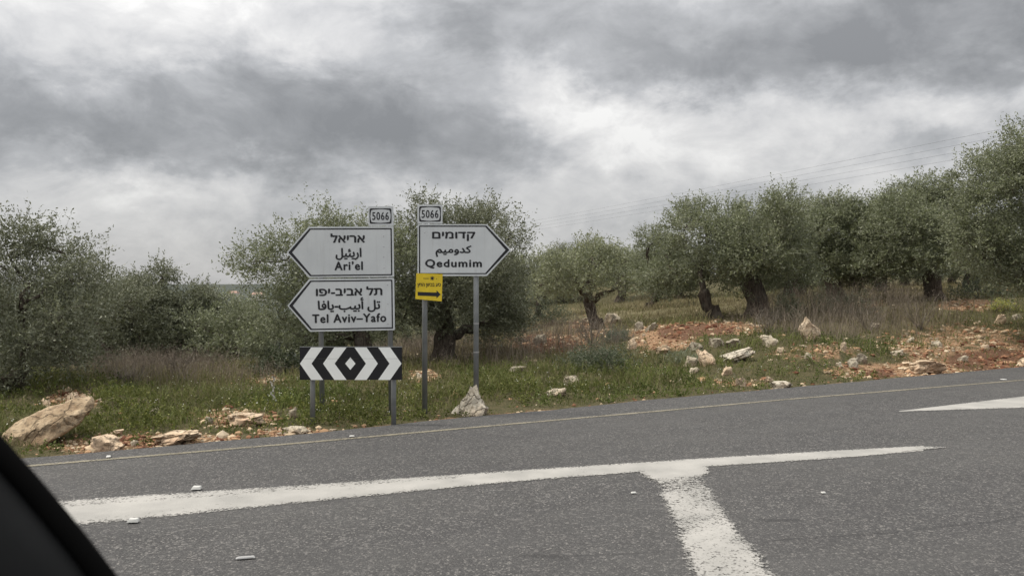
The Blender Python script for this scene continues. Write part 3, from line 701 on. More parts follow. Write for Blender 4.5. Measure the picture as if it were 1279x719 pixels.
# ---------------------------------------------------------------- olive trees
def norm(a): return a / np.maximum(np.linalg.norm(a, axis=-1, keepdims=True), 1e-9)
def leaves_from_sprays(O, Dv, L, n, ll, lw, base, rg):
    S = len(O); tt = (np.arange(n) + rg.random((S, n))) / n
    P_ = O[:, None] + Dv[:, None] * (L[:, None] * tt)[..., None]; P_[..., 2] -= .12 * L[:, None] * tt ** 2
    P_ = P_ + rg.normal(0, .012, P_.shape)
    rv = norm(rg.normal(size=(S, n, 3))); dl = norm(Dv[:, None] * .75 + rv * .95)
    side = norm(np.cross(dl, norm(rg.normal(size=(S, n, 3)))))
    s_ = ll * (.65 + .6 * rg.random((S, n, 1))); ww = lw * (.7 + .6 * rg.random((S, n, 1)))
    a = P_; b = P_ + dl * s_ * .5 + side * ww; c_ = P_ + dl * s_; d_ = P_ + dl * s_ * .5 - side * ww
    V = np.stack([a, b, c_, d_], 2).reshape(-1, 3); Fq = np.arange(len(V)).reshape(-1, 4)
    t1 = rg.random((S, 1)); t2 = rg.random((S, n)); g = np.clip(.45 * t1 + .55 * t2, 0, 1)[..., None]
    c0, c1, c2 = [np.array(x) for x in base]
    col = c0 + (c1 - c0) * g; hi = rg.random((S, n, 1)) < .07; col = np.where(hi, c2, col)
    col = np.repeat(col.reshape(-1, 3), 4, axis=0)
    return V, Fq, col
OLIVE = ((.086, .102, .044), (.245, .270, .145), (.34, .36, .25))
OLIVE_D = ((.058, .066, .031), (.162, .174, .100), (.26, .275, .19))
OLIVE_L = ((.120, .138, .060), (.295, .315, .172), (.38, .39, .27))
def tree_meshes(seed, base_r, fork, lobes, dens=1.0, pal=OLIVE, lean=(0, 0), leaf=(.062, .0095)):
    """lobes: (x, y, z, rx, ry, rz) about the base; returns trunk mesh and crown mesh data"""
    rg = np.random.default_rng(seed); random.seed(seed); base_r *= .8
    m = MB(); fk = Vector((lean[0], lean[1], fork)); b0 = Vector((0, 0, -.35)); jt = .55 if base_r > .17 else .3
    bend = Vector((random.uniform(-.12, .12), random.uniform(-.1, .1), 0)) * min(1, base_r / .2) * .7
    def walk(a, b, n, jit):
        return [a.lerp(b, i / n) + (Vector((random.gauss(0, jit), random.gauss(0, jit), random.gauss(0, jit * .5))) if 0 < i < n else Vector()) for i in range(n + 1)]
    pts = [b0, Vector((0, 0, 0)), Vector((0, 0, .12)) + bend * .2, Vector((0, 0, 0)).lerp(fk, .5) + bend, fk, fk + Vector((0, 0, .15))]
    m.tube(pts, [base_r * 2.0, base_r * 1.5, base_r * 1.15, base_r, base_r * 1.12, base_r * .7], 14, True, jt, seed)
    for q in range(5):    # root flares
        th = q * 1.256 + random.random() * .6; dv = Vector((math.cos(th), math.sin(th), 0))
        m.tube([dv * base_r * .5 + Vector((0, 0, .3)), dv * base_r * 1.25 + Vector((0, 0, .06)), dv * base_r * 2.1 + Vector((0, 0, -.12))], [base_r * .45, base_r * .38, base_r * .2], 7, False, .4, q)
    cen = np.array([(a, b, c) for a, b, c, *_ in lobes]); order = np.argsort([math.hypot(a - fk.x, b - fk.y) for a, b, c, *_ in lobes])
    nodes = [(fk, base_r * .85)]
    twigs = MB()
    for oi, i in enumerate(order):
        x, y, z, rx, ry, rz = lobes[i]; tgt = Vector((x, y, z - rz * .2))
        st_, sr = min(nodes, key=lambda nd: (nd[0] - tgt).length + .3 * abs(len(nodes) * 0))
        L = (tgt - st_).length; r0 = min(sr * .72, base_r * .62); ps = walk(st_, tgt, 6, L * .07)
        ps[1] = ps[1] + Vector((0, 0, -.03 * L)); r1 = max(.016, r0 * .38)
        m.tube(ps, [r0 + (r1 - r0) * f / 6 for f in range(7)], 8, False, .3, i)
        nodes.append((ps[3], r0 * .72)); nodes.append((tgt, r1 * 1.2))
        for q in range(6):
            dv = Vector(norm(rg.normal(size=3) + np.array([0, 0, .45]))); e_ = tgt + Vector((dv.x * rx, dv.y * ry, dv.z * rz)) * random.uniform(.65, .98)
            s2 = ps[random.choice((4, 5, 6))]; ps2 = walk(s2, e_, 4, (e_ - s2).length * .07)
            m.tube(ps2, [r1 * .6, r1 * .45, r1 * .32, r1 * .2, .004], 5, False)
    allO, allD, allL = [], [], []
    for (x, y, z, rx, ry, rz) in lobes:
        area = (rx * ry + rx * rz + ry * rz) / 3 * 12.57; nc = max(10, int(area * 9.5)); c0 = np.array((x, y, z)); rr = np.array((rx, ry, rz))
        dd = norm(rg.normal(size=(nc, 3)) + np.array([0, 0, .18])); rad_ = .48 + .58 * rg.random((nc, 1)) ** .8
        bump_ = np.array([noise.noise(Vector(q_) * 2.6 + Vector((seed, x * 2, z * 2))) for q_ in dd])[:, None]; rad_ = rad_ * (1 + .42 * bump_)
        kp = (bump_[:, 0] > -.12) | (rg.random(nc) < .30); dd, rad_ = dd[kp], rad_[kp]; nc = len(dd)
        cc = c0 + dd * rr * rad_; cr_ = (.17 + .16 * rg.random((nc, 1)))
        ns = int(25 * dens)
        o_ = np.repeat(cc, ns, 0) + rg.normal(0, .5, (nc * ns, 3)) * np.repeat(cr_, ns, 0) * np.array([1, 1, .8])
        outw = norm(o_ - c0); dv = norm(outw * .75 + np.array([0, 0, .42]) + rg.normal(0, .42, o_.shape))
        top = outw[:, 2] > .35
        allO.append(o_); allD.append(dv); allL.append((.16 + .20 * rg.random(len(o_))) * np.where(top, 1.35, 1))
        # long upright shoots breaking the outline
        nshoot = int(area * 3.2); d2 = norm(rg.normal(size=(nshoot, 3)) + np.array([0, 0, .9])); o2 = c0 + d2 * rr * (.85 + .2 * rg.random((nshoot, 1)))
        allO.append(o2); allD.append(norm(d2 * .5 + np.array([0, 0, .9]) + rg.normal(0, .22, o2.shape))); allL.append(.16 + .34 * rg.random(nshoot) ** 1.5)
    O, Dv, L = np.concatenate(allO), np.concatenate(allD), np.concatenate(allL)
    V, Fq, col = leaves_from_sprays(O, Dv, L, 10, leaf[0], leaf[1], pal, rg)
    # spray stems
    k_ = rg.random(len(O)) < .35; o_, d_, l_ = O[k_], Dv[k_], L[k_]; sd_ = norm(np.cross(d_, norm(rg.normal(size=o_.shape)))) * .0022
    V2 = np.stack([o_ - d_ * .08 - sd_, o_ - d_ * .08 + sd_, o_ + d_ * l_[:, None] * .8 + sd_ * .3, o_ + d_ * l_[:, None] * .8 - sd_ * .3], 1).reshape(-1, 3)
    F2 = np.arange(len(V2)).reshape(-1, 4) + len(V)
    return m, (np.r_[V, V2], np.r_[Fq, F2], np.r_[col, np.tile((.14, .125, .10), (len(V2), 1))])
NLEAF = 0
def hero(px, pyb, Y, lob_px, base_r, forkpx, label, seed, pal=OLIVE, dens=1.0, depth=.8, group=None):
    global NLEAF
    x = (px - PX0) / F * Y; z = gz(x, Y); k = Y / F; random.seed(seed)
    lobes = []
    for (a, b, ra_, rb_) in lob_px:
        rx, rz = ra_ * k, rb_ * k; ry = (rx + rz) * .55
        yo = random.uniform(-1, 1) * depth
        lobes.append(((a - px) * k, yo, HC - (b - PY0) * k - z, max(rx * .5, rx * .97 - .13), ry * .88, max(rz * .5, rz * .92 - .17)))
    # crown lobes behind of the crown, so that the tree is as deep as it is wide
    for (a, b, ra_, rb_) in random.sample(lob_px, max(1, len(lob_px) // 4)):
        lobes.append(((a - px) * k * .8, depth * 1.5, HC - (b + 8 - PY0) * k - z, ra_ * k * .85, ra_ * k * .7, rb_ * k * .8))
    fk = (HC - (forkpx[1] - PY0) * k - z); lean = ((forkpx[0] - px) * k, 0)
    m, (V, Fq, col) = tree_meshes(seed, base_r, fk, lobes, dens, pal, lean, (.068 * (Y / 19) ** .5, .0120 * (Y / 19) ** .5))
    root = empty('olive_tree', (x, Y, z)); tag(root, label, 'tree', group or 'olive trees of the grove')
    m.build('trunk', MAT['bark'], root, True); mesh_np('crown', V, Fq, col, False, MAT['olive_leaf'], root); NLEAF += len(Fq)
    return root
T = {}
T['A1'] = hero(462, 452, 15.3, [(402, 285, 32, 24), (352, 322, 34, 26), (372, 300, 28, 26), (440, 305, 46, 34), (392, 355, 58, 42), (350, 392, 42, 44), (365, 430, 38, 30), (425, 415, 45, 28), (460, 375, 50, 46), (488, 325, 38, 48), (330, 330, 18, 14)], .17, (452, 422),
     'olive tree directly behind the left arrow sign', 11, OLIVE, 1.0)
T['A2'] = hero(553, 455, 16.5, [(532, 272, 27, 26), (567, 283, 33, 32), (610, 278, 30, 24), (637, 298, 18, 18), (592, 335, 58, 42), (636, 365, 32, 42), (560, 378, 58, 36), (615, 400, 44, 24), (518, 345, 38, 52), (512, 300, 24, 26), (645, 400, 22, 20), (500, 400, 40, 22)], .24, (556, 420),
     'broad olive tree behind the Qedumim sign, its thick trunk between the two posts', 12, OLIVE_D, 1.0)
T['B'] = hero(747, 416, 22.2, [(702, 332, 30, 23), (742, 320, 32, 22), (766, 328, 22, 28), (672, 356, 22, 18), (722, 352, 44, 22), (768, 358, 26, 16), (690, 350, 26, 18)], .18, (736, 376),
     'small olive tree with a slim leaning dark trunk beside the red earth patch', 13, OLIVE_L, .62)
T['C'] = hero(892, 400, 21.2, [(850, 292, 28, 30), (868, 264, 22, 14), (838, 312, 20, 24), (860, 335, 42, 30), (900, 325, 36, 42), (835, 342, 26, 18), (885, 275, 26, 28)], .18, (880, 368),
     'olive tree with the thin short trunk, left of the thick twin trunk', 14, OLIVE, .95)
T['D'] = hero(945, 398, 21.0, [(918, 268, 30, 24), (965, 262, 34, 20), (987, 272, 22, 22), (950, 304, 50, 38), (992, 300, 32, 42), (935, 328, 55, 24), (1000, 340, 28, 30), (925, 300, 26, 30)], .27, (938, 352),
     'large olive tree with a thick dark trunk rising beside the dry brush', 15, OLIVE, .95)
T['E'] = hero(1046, 388, 24.5, [(1034, 260, 20, 20), (1044, 296, 42, 40), (1094, 268, 34, 22), (1082, 306, 50, 42), (1028, 335, 36, 24), (1070, 345, 48, 22), (1012, 290, 28, 30), (1060, 262, 24, 16)], .25, (1040, 350),
     'olive tree behind the stack of rocks and the dry brush', 16, OLIVE, .9)
T['F'] = hero(1167, 380, 22.8, [(1128, 258, 30, 22), (1166, 238, 32, 22), (1196, 262, 30, 34), (1134, 292, 50, 38), (1196, 305, 38, 34), (1112, 325, 38, 28), (1165, 285, 32, 32), (1140, 322, 40, 20)], .25, (1165, 345),
     'olive tree with the dark curved trunk at the top of the gravel bank', 17, OLIVE, .95)
T['G'] = hero(1330, 392, 17.5, [(1250, 242, 48, 42), (1272, 176, 32, 32), (1246, 208, 30, 32), (1284, 212, 34, 40), (1214, 300, 34, 40), (1222, 272, 32, 36), (1228, 318, 40, 36), (1282, 300, 55, 50), (1308, 215, 55, 55), (1370, 250, 60, 60), (1350, 320, 70, 40), (1272, 345, 40, 20)], .28, (1325, 352),
     'tallest olive tree, cut off by the right edge of the picture', 18, OLIVE, .9)
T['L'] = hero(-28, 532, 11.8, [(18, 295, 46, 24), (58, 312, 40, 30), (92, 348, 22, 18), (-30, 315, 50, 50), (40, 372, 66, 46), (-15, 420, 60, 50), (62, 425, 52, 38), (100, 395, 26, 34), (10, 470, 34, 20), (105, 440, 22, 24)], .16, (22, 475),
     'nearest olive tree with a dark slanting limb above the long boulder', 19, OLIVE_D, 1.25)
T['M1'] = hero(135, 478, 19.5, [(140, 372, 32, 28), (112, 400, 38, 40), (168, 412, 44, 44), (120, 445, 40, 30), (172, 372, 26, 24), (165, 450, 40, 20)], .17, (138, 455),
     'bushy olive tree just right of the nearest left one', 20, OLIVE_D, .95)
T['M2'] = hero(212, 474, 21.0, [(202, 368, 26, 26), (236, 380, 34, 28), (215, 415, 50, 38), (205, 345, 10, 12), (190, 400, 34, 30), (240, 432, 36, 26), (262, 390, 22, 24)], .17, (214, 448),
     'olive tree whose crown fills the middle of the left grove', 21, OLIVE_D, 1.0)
T['M3'] = hero(292, 470, 20.5, [(285, 400, 34, 24), (312, 392, 24, 20), (300, 428, 46, 32), (265, 432, 40, 28), (322, 415, 22, 28), (255, 402, 24, 20)], .16, (290, 450),
     'low olive tree in front of the distant hill', 22, OLIVE, .9)
# filler trees deeper in the grove: copies of the heroes, each with its own label
def copy_tree(src, px, Y, label, sx=1, sz=1, rz=0):
    o = src.copy(); COL.objects.link(o); x = (px - PX0) / F * Y; o.location = (x, Y, gz(x, Y) - .1); o.scale = (sx, sx, sz); o.rotation_euler = (0, 0, rz)
    o['label'] = label
    for ch in list(src.children): c_ = ch.copy(); COL.objects.link(c_); c_.parent = o
    return o
copy_tree(T['C'], 812, 31, 'small pale olive tree peeping out left of the thin trunked tree', 1.0, 1.0, 2.6)
copy_tree(T['B'], 672, 33, 'distant olive tree left of the small leaning one', 1.05, 1.15, 2.0)
copy_tree(T['D'], 985, 30, 'olive tree half hidden just right of the thick dark trunk', .95, .85, 2.1)
copy_tree(T['E'], 1000, 33, 'olive tree far back behind the thick dark trunk', 1.1, 1.0, 1.3)
copy_tree(T['F'], 1100, 32, 'olive tree far back above the tall dry brush', 1.1, 1.0, 3.5)
copy_tree(T['D'], 1215, 28, 'olive tree standing behind the tree with the curved trunk', 1.0, .95, 4.0)
copy_tree(T['B'], 775, 40, 'far olive tree in the gap behind the orange mound', 1.2, 1.1, 4.2)
copy_tree(T['M2'], 700, 44, 'farthest olive tree seen through the gap over the pale stones', 1.1, 1.1, 4.2)
copy_tree(T['M2'], 400, 26, 'olive tree behind the chevron board, mostly hidden', 1.0, .9, 1.0)
copy_tree(T['M3'], 470, 27, 'olive tree seen between the posts of the left sign', 1.0, 1.0, 2.0)
copy_tree(T['M1'], 345, 26, 'olive tree at the left rim of the tree behind the signs', 1.0, .85, 2.4)
copy_tree(T['M1'], 70, 22, 'olive tree in deep shade behind the long boulder', 1.0, 1.0, 1.4)
copy_tree(T['M3'], 175, 28, 'olive tree farther back in the left grove', 1.2, 1.2, .7)
copy_tree(T['M2'], 255, 30, 'olive tree farther back below the skyline of the left grove', 1.0, .95, 2.9)
copy_tree(T['E'], 620, 27, 'olive tree standing behind the taller sign post', .9, .75, 2.0)

for (src, px, Y, lb, sx, sz, rz) in (('M2', 850, 38, 'far olive tree behind the thin trunked tree, only its low crown showing', 1.2, .8, 1), ('M3', 960, 40, 'far olive tree low behind the thick dark trunk', 1.3, 1.0, 2),
        ('M1', 1045, 41, 'far olive tree low behind the dry brush', 1.2, .9, 3), ('M2', 1130, 38, 'far olive tree showing left of the curved trunk', 1.2, .85, 4), ('M3', 1190, 40, 'far olive tree showing right of the curved trunk', 1.3, 1.0, 5),
        ('M1', 1260, 36, 'far olive tree in shade under the tallest tree', 1.2, .85, 6), ('M2', 735, 52, 'tiny far olive tree between the pale outcrop and the slim trunk', 1.3, 1.0, 2.2), ('M3', 655, 45, 'far olive tree low behind the red earth', 1.3, 1.1, .5),
        ('M3', 815, 46, 'tiny far olive tree above the grassy slope behind the mound', 1.3, 1.0, 1.5), ('M1', 560, 38, 'far olive tree low behind the trunk between the posts', 1.2, .9, 1.9), ('M2', 1320, 30, 'olive tree behind the tallest one at the right edge', 1.2, 1, .9)):
    copy_tree(T[src], px, Y, lb, sx, sz, rz)

# ---------------------------------------------------------------- shrubs
def shrub(px, py, wpx, hpx, name, label, cat, pal, seed, leaf=(.045, .010), dens=1.0, stems=True):
    x, y, z = ground_at(px, py); k = y / F; rx, hz = wpx * k / 2, hpx * k; rg = np.random.default_rng(seed)
    n = int(380 * dens); dd = norm(rg.normal(size=(n, 3))); dd[:, 2] = np.abs(dd[:, 2]); r_ = .4 + .6 * rg.random((n, 1)) ** .6
    O = dd * np.array([rx, rx * .8, hz * .85]) * r_ * (1 + .25 * np.sin(dd[:, :1] * 7 + dd[:, 1:2] * 5 + seed)); dv = norm(dd * .6 + np.array([0, 0, .7]) + rg.normal(0, .3, dd.shape))
    V, Fq, col = leaves_from_sprays(O, dv, np.full(n, hz * .28), 9, leaf[0], leaf[1], pal, rg)
    root = empty(name, (x, y + rx * .3, z - .02)); tag(root, label, cat)
    mesh_np('foliage', V, Fq, col, False, MAT['olive_leaf'], root)
    m = MB()
    for q in range(14):
        e_ = Vector(O[rg.integers(n)]); m.tube([(0, 0, -.05), tuple(e_ * .5 + Vector((0, 0, .05))), tuple(e_)], [.012, .008, .004], 4, False)
    m.build('stem', MAT['twig_bark'], root); return root
DKG = ((.030, .045, .022), (.075, .10, .045), (.15, .18, .10)); BLG = ((.055, .075, .055), (.12, .15, .11), (.2, .24, .17)); GRN = ((.05, .085, .02), (.12, .18, .05), (.22, .3, .12)); YEL = ((.25, .26, .05), (.45, .45, .10), (.6, .6, .3))
shrub(603, 412, 60, 48, 'shrub', 'dark dense shrub under the right rim of the tree behind the Qedumim sign', 'shrub', DKG, 31)
shrub(690, 405, 44, 34, 'shrub', 'dark round shrub left of the leaning slim trunk', 'shrub', DKG, 32)
shrub(772, 428, 36, 20, 'shrub', 'blue-green low shrub beside the orange mound', 'shrub', BLG, 33, (.03, .006))
shrub(750, 462, 90, 32, 'shrub', 'wide dark green shrub on the verge below the dry stems', 'shrub', DKG, 34, (.035, .007), 2.2)
shrub(345, 468, 60, 36, 'shrub', 'dark green shrub left of the chevron board', 'shrub', DKG, 35)
shrub(1256, 388, 34, 16, 'shrub', 'small yellow flowering shrub on the right bank', 'shrub', YEL, 36, (.03, .010), .5)
shrub(860, 455, 60, 18, 'shrub', 'pale silvery weed bush in front of the small orange boulders', 'shrub', ((.12, .15, .08), (.24, .26, .16), (.4, .42, .28)), 37, (.025, .005), 1.2)
shrub(985, 400, 30, 34, 'shrub', 'leafy suckers growing to the right of the thick trunk', 'shrub', OLIVE_D, 38)
shrub(1055, 392, 90, 30, 'shrub', 'dusky shrub behind the dry brush on the bank', 'shrub', OLIVE_D, 39, (.045, .01), 1.2)
shrub(1230, 372, 70, 30, 'shrub', 'dark shrub under the tallest olive tree', 'shrub', DKG, 40, (.045, .01), 1.2)
shrub(640, 418, 40, 26, 'shrub', 'grey-green shrub behind the red earth patch', 'shrub', OLIVE_L, 41)
# pale branching dry bushes
def dry_bush(px, py, wpx, hpx, label, seed, col=(.36, .32, .27)):
    x, y, z = ground_at(px, py); k = y / F; random.seed(seed); m = MB()
    for q in range(26):
        th = random.uniform(0, 6.28); e_ = Vector((math.cos(th) * wpx * k * .5 * random.uniform(.3, 1), math.sin(th) * .4, hpx * k * random.uniform(.5, 1))); mid = e_ * .5 + Vector((random.gauss(0, .05), 0, random.gauss(0, .04)))
        m.tube([(0, 0, -.03), tuple(mid), tuple(e_)], [.006, .0045, .002], 4, False)
        for w_ in range(4):
            b_ = mid.lerp(e_, random.random()); m.tube([tuple(b_), tuple(b_ + Vector((random.gauss(0, .09), random.gauss(0, .06), random.uniform(.03, .16))))], [.003, .0015], 3, False)
    o = m.build('dry_bush', MAT['twig_bark']); o.location = (x, y, z); return tag(o, label, 'dry bush', 'dry bushes')
dry_bush(225, 474, 60, 34, 'pale leafless bush before the middle of the left grove', 51)
dry_bush(165, 482, 50, 24, 'pale leafless bush up the verge right of the long boulder', 52)
dry_bush(1150, 412, 70, 50, 'tall leafless bush at the foot of the curved trunk', 53)
dry_bush(960, 420, 36, 36, 'thin leafless bush leaning by the thick trunk', 54)
dry_bush(740, 432, 60, 50, 'thin leafless bush in front of the leaning trunk', 55)
dry_bush(1085, 415, 70, 34, 'leafless bush in the middle of the dry brush', 56)
# asphodel-like stalk with white flowers
x, y, z = ground_at(342, 511); k = y / F; fs_ = empty('flower_stalk', (x, y, z)); tag(fs_, 'tall stalk of small white flowers left of the chevron board post', 'flower')
m = MB(); m.tube([(0, 0, -.02), (.01, 0, .18), (0, 0, .38)], .004, 5); m.build('stem', MAT['twig_bark'], fs_)
random.seed(3)
for q in range(22):
    m = MB(); c_ = Vector((random.gauss(0, .015), random.gauss(0, .012), .06 + q * .0145)); r_ = .011
    for w_ in range(5):
        th = w_ * 1.257 + q; m.add([tuple(c_), tuple(c_ + Vector((math.cos(th) * r_, -.004, math.sin(th) * r_))), tuple(c_ + Vector((math.cos(th + .9) * r_, -.004, math.sin(th + .9) * r_)))], [(0, 1, 2)])
    m.build('flower', MAT['stud_white'], fs_)

# ---------------------------------------------------------------- rocks
def ico(sub):
    bm = bmesh.new(); bmesh.ops.create_icosphere(bm, subdivisions=sub, radius=1); v = np.array([q.co[:] for q in bm.verts]); f = np.array([[q.index for q in fc.verts] for fc in bm.faces]); bm.free(); return v, f
ICO = {s: ico(s) for s in (1, 2, 3, 4)}
def rock_shape(seed, sub, cuts=8, rough=.42):
    rg = np.random.default_rng(seed); v, f = ICO[sub]; v = v.copy(); v = np.sign(v) * np.abs(v) ** .72
    qm = np.linalg.qr(rg.normal(size=(3, 3)))[0] * np.array([1, 1, 1]); v = v @ (np.eye(3) * .75 + qm * .25)
    for q in range(cuts):
        n = norm(rg.normal(size=3)); c = rg.uniform(.42, .8); d = v @ n; v = v - np.outer(np.maximum(d - c, 0), n) * .8
    nz = np.array([noise.fractal(Vector(p_) * 2.2 + Vector((seed * 3.1, 0, 0)), .8, 2.1, 6) for p_ in v])
    nz2 = np.array([noise.ridged_multi_fractal(Vector(p_) * 1.4 + Vector((0, seed * 1.7, 0)), 1.0, 2.0, 3, .9, 2.0) for p_ in v]) if sub > 2 else 0
    v = v * (1 + rough * nz + (.03 * nz2 if sub > 2 else 0))[:, None]
    v[:, 0] /= np.abs(v[:, 0]).max(); v[:, 1] /= np.abs(v[:, 1]).max(); v[:, 2] = (v[:, 2] - v[:, 2].min()) / (v[:, 2].max() - v[:, 2].min())
    return v, f
def rock(px0, px1, py0, py1, kind, label, seed, shape=None, sub=3, depth=.75, rz=None, name='rock'):
    """photo box of the visible stone: x0 x1, top, bottom"""
    x, y, z = ground_at((px0 + px1) / 2, py1); k = y / F; wd, hz = (px1 - px0) * k, (py1 - py0) * k
    v, f = rock_shape(seed, sub)
    v = v * np.array([wd / 2, wd / 2 * depth, 1.0]); v[:, 2] = v[:, 2] * hz * 1.5 - hz * .5
    if shape: v = shape(v, wd, hz)
    o = mesh_np(name, v, f, None, True, MAT['limestone_' + kind]); o.location = (x + ((px0 + px1) / 2 - PX0) / F * wd * depth * .35, y + wd * depth * .35, z)
    o.data.shade_smooth() if False else None
    try: o.data.set_sharp_from_angle(angle=R(50))
    except Exception: pass
    return tag(o, label, 'rock', 'limestone rocks on the verge')
def peak(v, wd, hz):     # wide foot, narrow top, leaning a little
    hN = np.clip(v[:, 2] / hz, 0, 1); s_ = 1.12 - .72 * hN ** .75; v[:, 0] = v[:, 0] * s_ + hN * wd * .12; v[:, 1] *= s_; return v
def slabtilt(v, wd, hz):  # long boulder climbing to the right
    u_ = v[:, 0] / (wd / 2); v[:, 2] = v[:, 2] * (.50 - .06 * u_) + (u_ + .75) * .5 * hz * .52 - hz * .02; v[:, 1] *= 1 - .15 * u_; return v
def bigslab(v, wd, hz):
    u_ = v[:, 0] / (wd / 2); zz = (v[:, 2] + hz * .5) / (1.5 * hz) - .5; L = wd * 1.06; th_ = R(19); T_ = hz * (.74 - .12 * u_)
    xx = u_ * L / 2 + zz * wd * .08; zn = zz * T_ + .05 * hz * np.sin(u_ * 5); v[:, 0] = xx * math.cos(th_) - zn * math.sin(th_); v[:, 2] = xx * math.sin(th_) + zn * math.cos(th_) + hz * .47; return v
def ledge(v, wd, hz): v[:, 2] = np.minimum(v[:, 2], hz * (.8 + .2 * v[:, 0] / wd)); return v
def spire(v, wd, hz):
    hN = np.clip(v[:, 2] / hz, 0, 1); v[:, 0] = v[:, 0] * np.interp(hN, [0, .35, .62, .72, .82, 1], [.75, 1.0, .95, .45, .22, .2]) - .08 * wd * (hN > .65); return v
def boulder():
    x, y, z = ground_at(52, 560); k = y / F; N_, M2 = 56, 36; V = []; y += .02
    us = np.linspace(0, 1, N_); tx = [0, .08, .22, .40, .60, .82, .95, 1]; top = np.interp(us, tx, [541, 530, 520, 512, 506, 500, 499, 507]); bot = np.interp(us, tx, [545, 556, 564, 564, 556, 542, 532, 520])
    for i, u_ in enumerate(us):
        px_ = 5 + 109 * u_; cz = (top[i] + bot[i]) / 2; hz = (bot[i] - top[i]) / 2 * k; e_ = math.sin(math.pi * min(max(u_, .0), 1)) ** .45; dp = .22 * e_ + .02; hz *= .80; cz += 3
        for q in range(M2):
            th = 2 * math.pi * q / M2; c_, s_ = math.cos(th), math.sin(th); yy = math.copysign(abs(c_) ** .75, c_) * dp; zz = math.copysign(abs(s_) ** .7, s_) * hz * (1 if s_ > 0 else 1.0)
            zz += yy * .30; yy -= .07 * s_ * -1                       # top face tips towards the viewer, underside recedes
            P_ = Vector(((px_ - 52) * k, yy, HC - (cz - PY0) * k - z + zz))
            f_ = noise.ridged_multi_fractal(Vector((P_.x * 2.2, P_.y * 3.5, (P_.z - P_.x * .35) * 7)), .9, 2.1, 5, 1.0, 2.0) - 1.0
            g_ = noise.fractal(P_ * 5, .8, 2.1, 5); rad_ = Vector((0, c_, s_)); P_ += rad_ * (f_ * .028 + g_ * .028); V.append(tuple(P_))
    Fq = [(i * M2 + q, i * M2 + (q + 1) % M2, (i + 1) * M2 + (q + 1) % M2, (i + 1) * M2 + q) for i in range(N_ - 1) for q in range(M2)]
    V += [tuple(np.mean(V[:M2], 0)), tuple(np.mean(V[-M2:], 0))]; c0, c1 = len(V) - 2, len(V) - 1
    me = bpy.data.meshes.new('boulder'); me.from_pydata(V, [], [f[::-1] for f in Fq] + [(c0, q, (q + 1) % M2)[::-1] for q in range(M2)] + [(c1, (N_ - 1) * M2 + (q + 1) % M2, (N_ - 1) * M2 + q)[::-1] for q in range(M2)])
    bm = bmesh.new(); bm.from_mesh(me); bmesh.ops.recalc_face_normals(bm, faces=bm.faces); bm.to_mesh(me); bm.free(); me.polygons.foreach_set('use_smooth', [True] * len(me.polygons)); me.set_sharp_from_angle(angle=R(45))
    o = link('boulder', me, None, MAT['limestone_boulder']); o.location = (x + (52 - PX0) / F * .25, y + .25, z); tag(o, 'long tilted boulder with a pale top, largest of all the rocks', 'rock')
boulder()
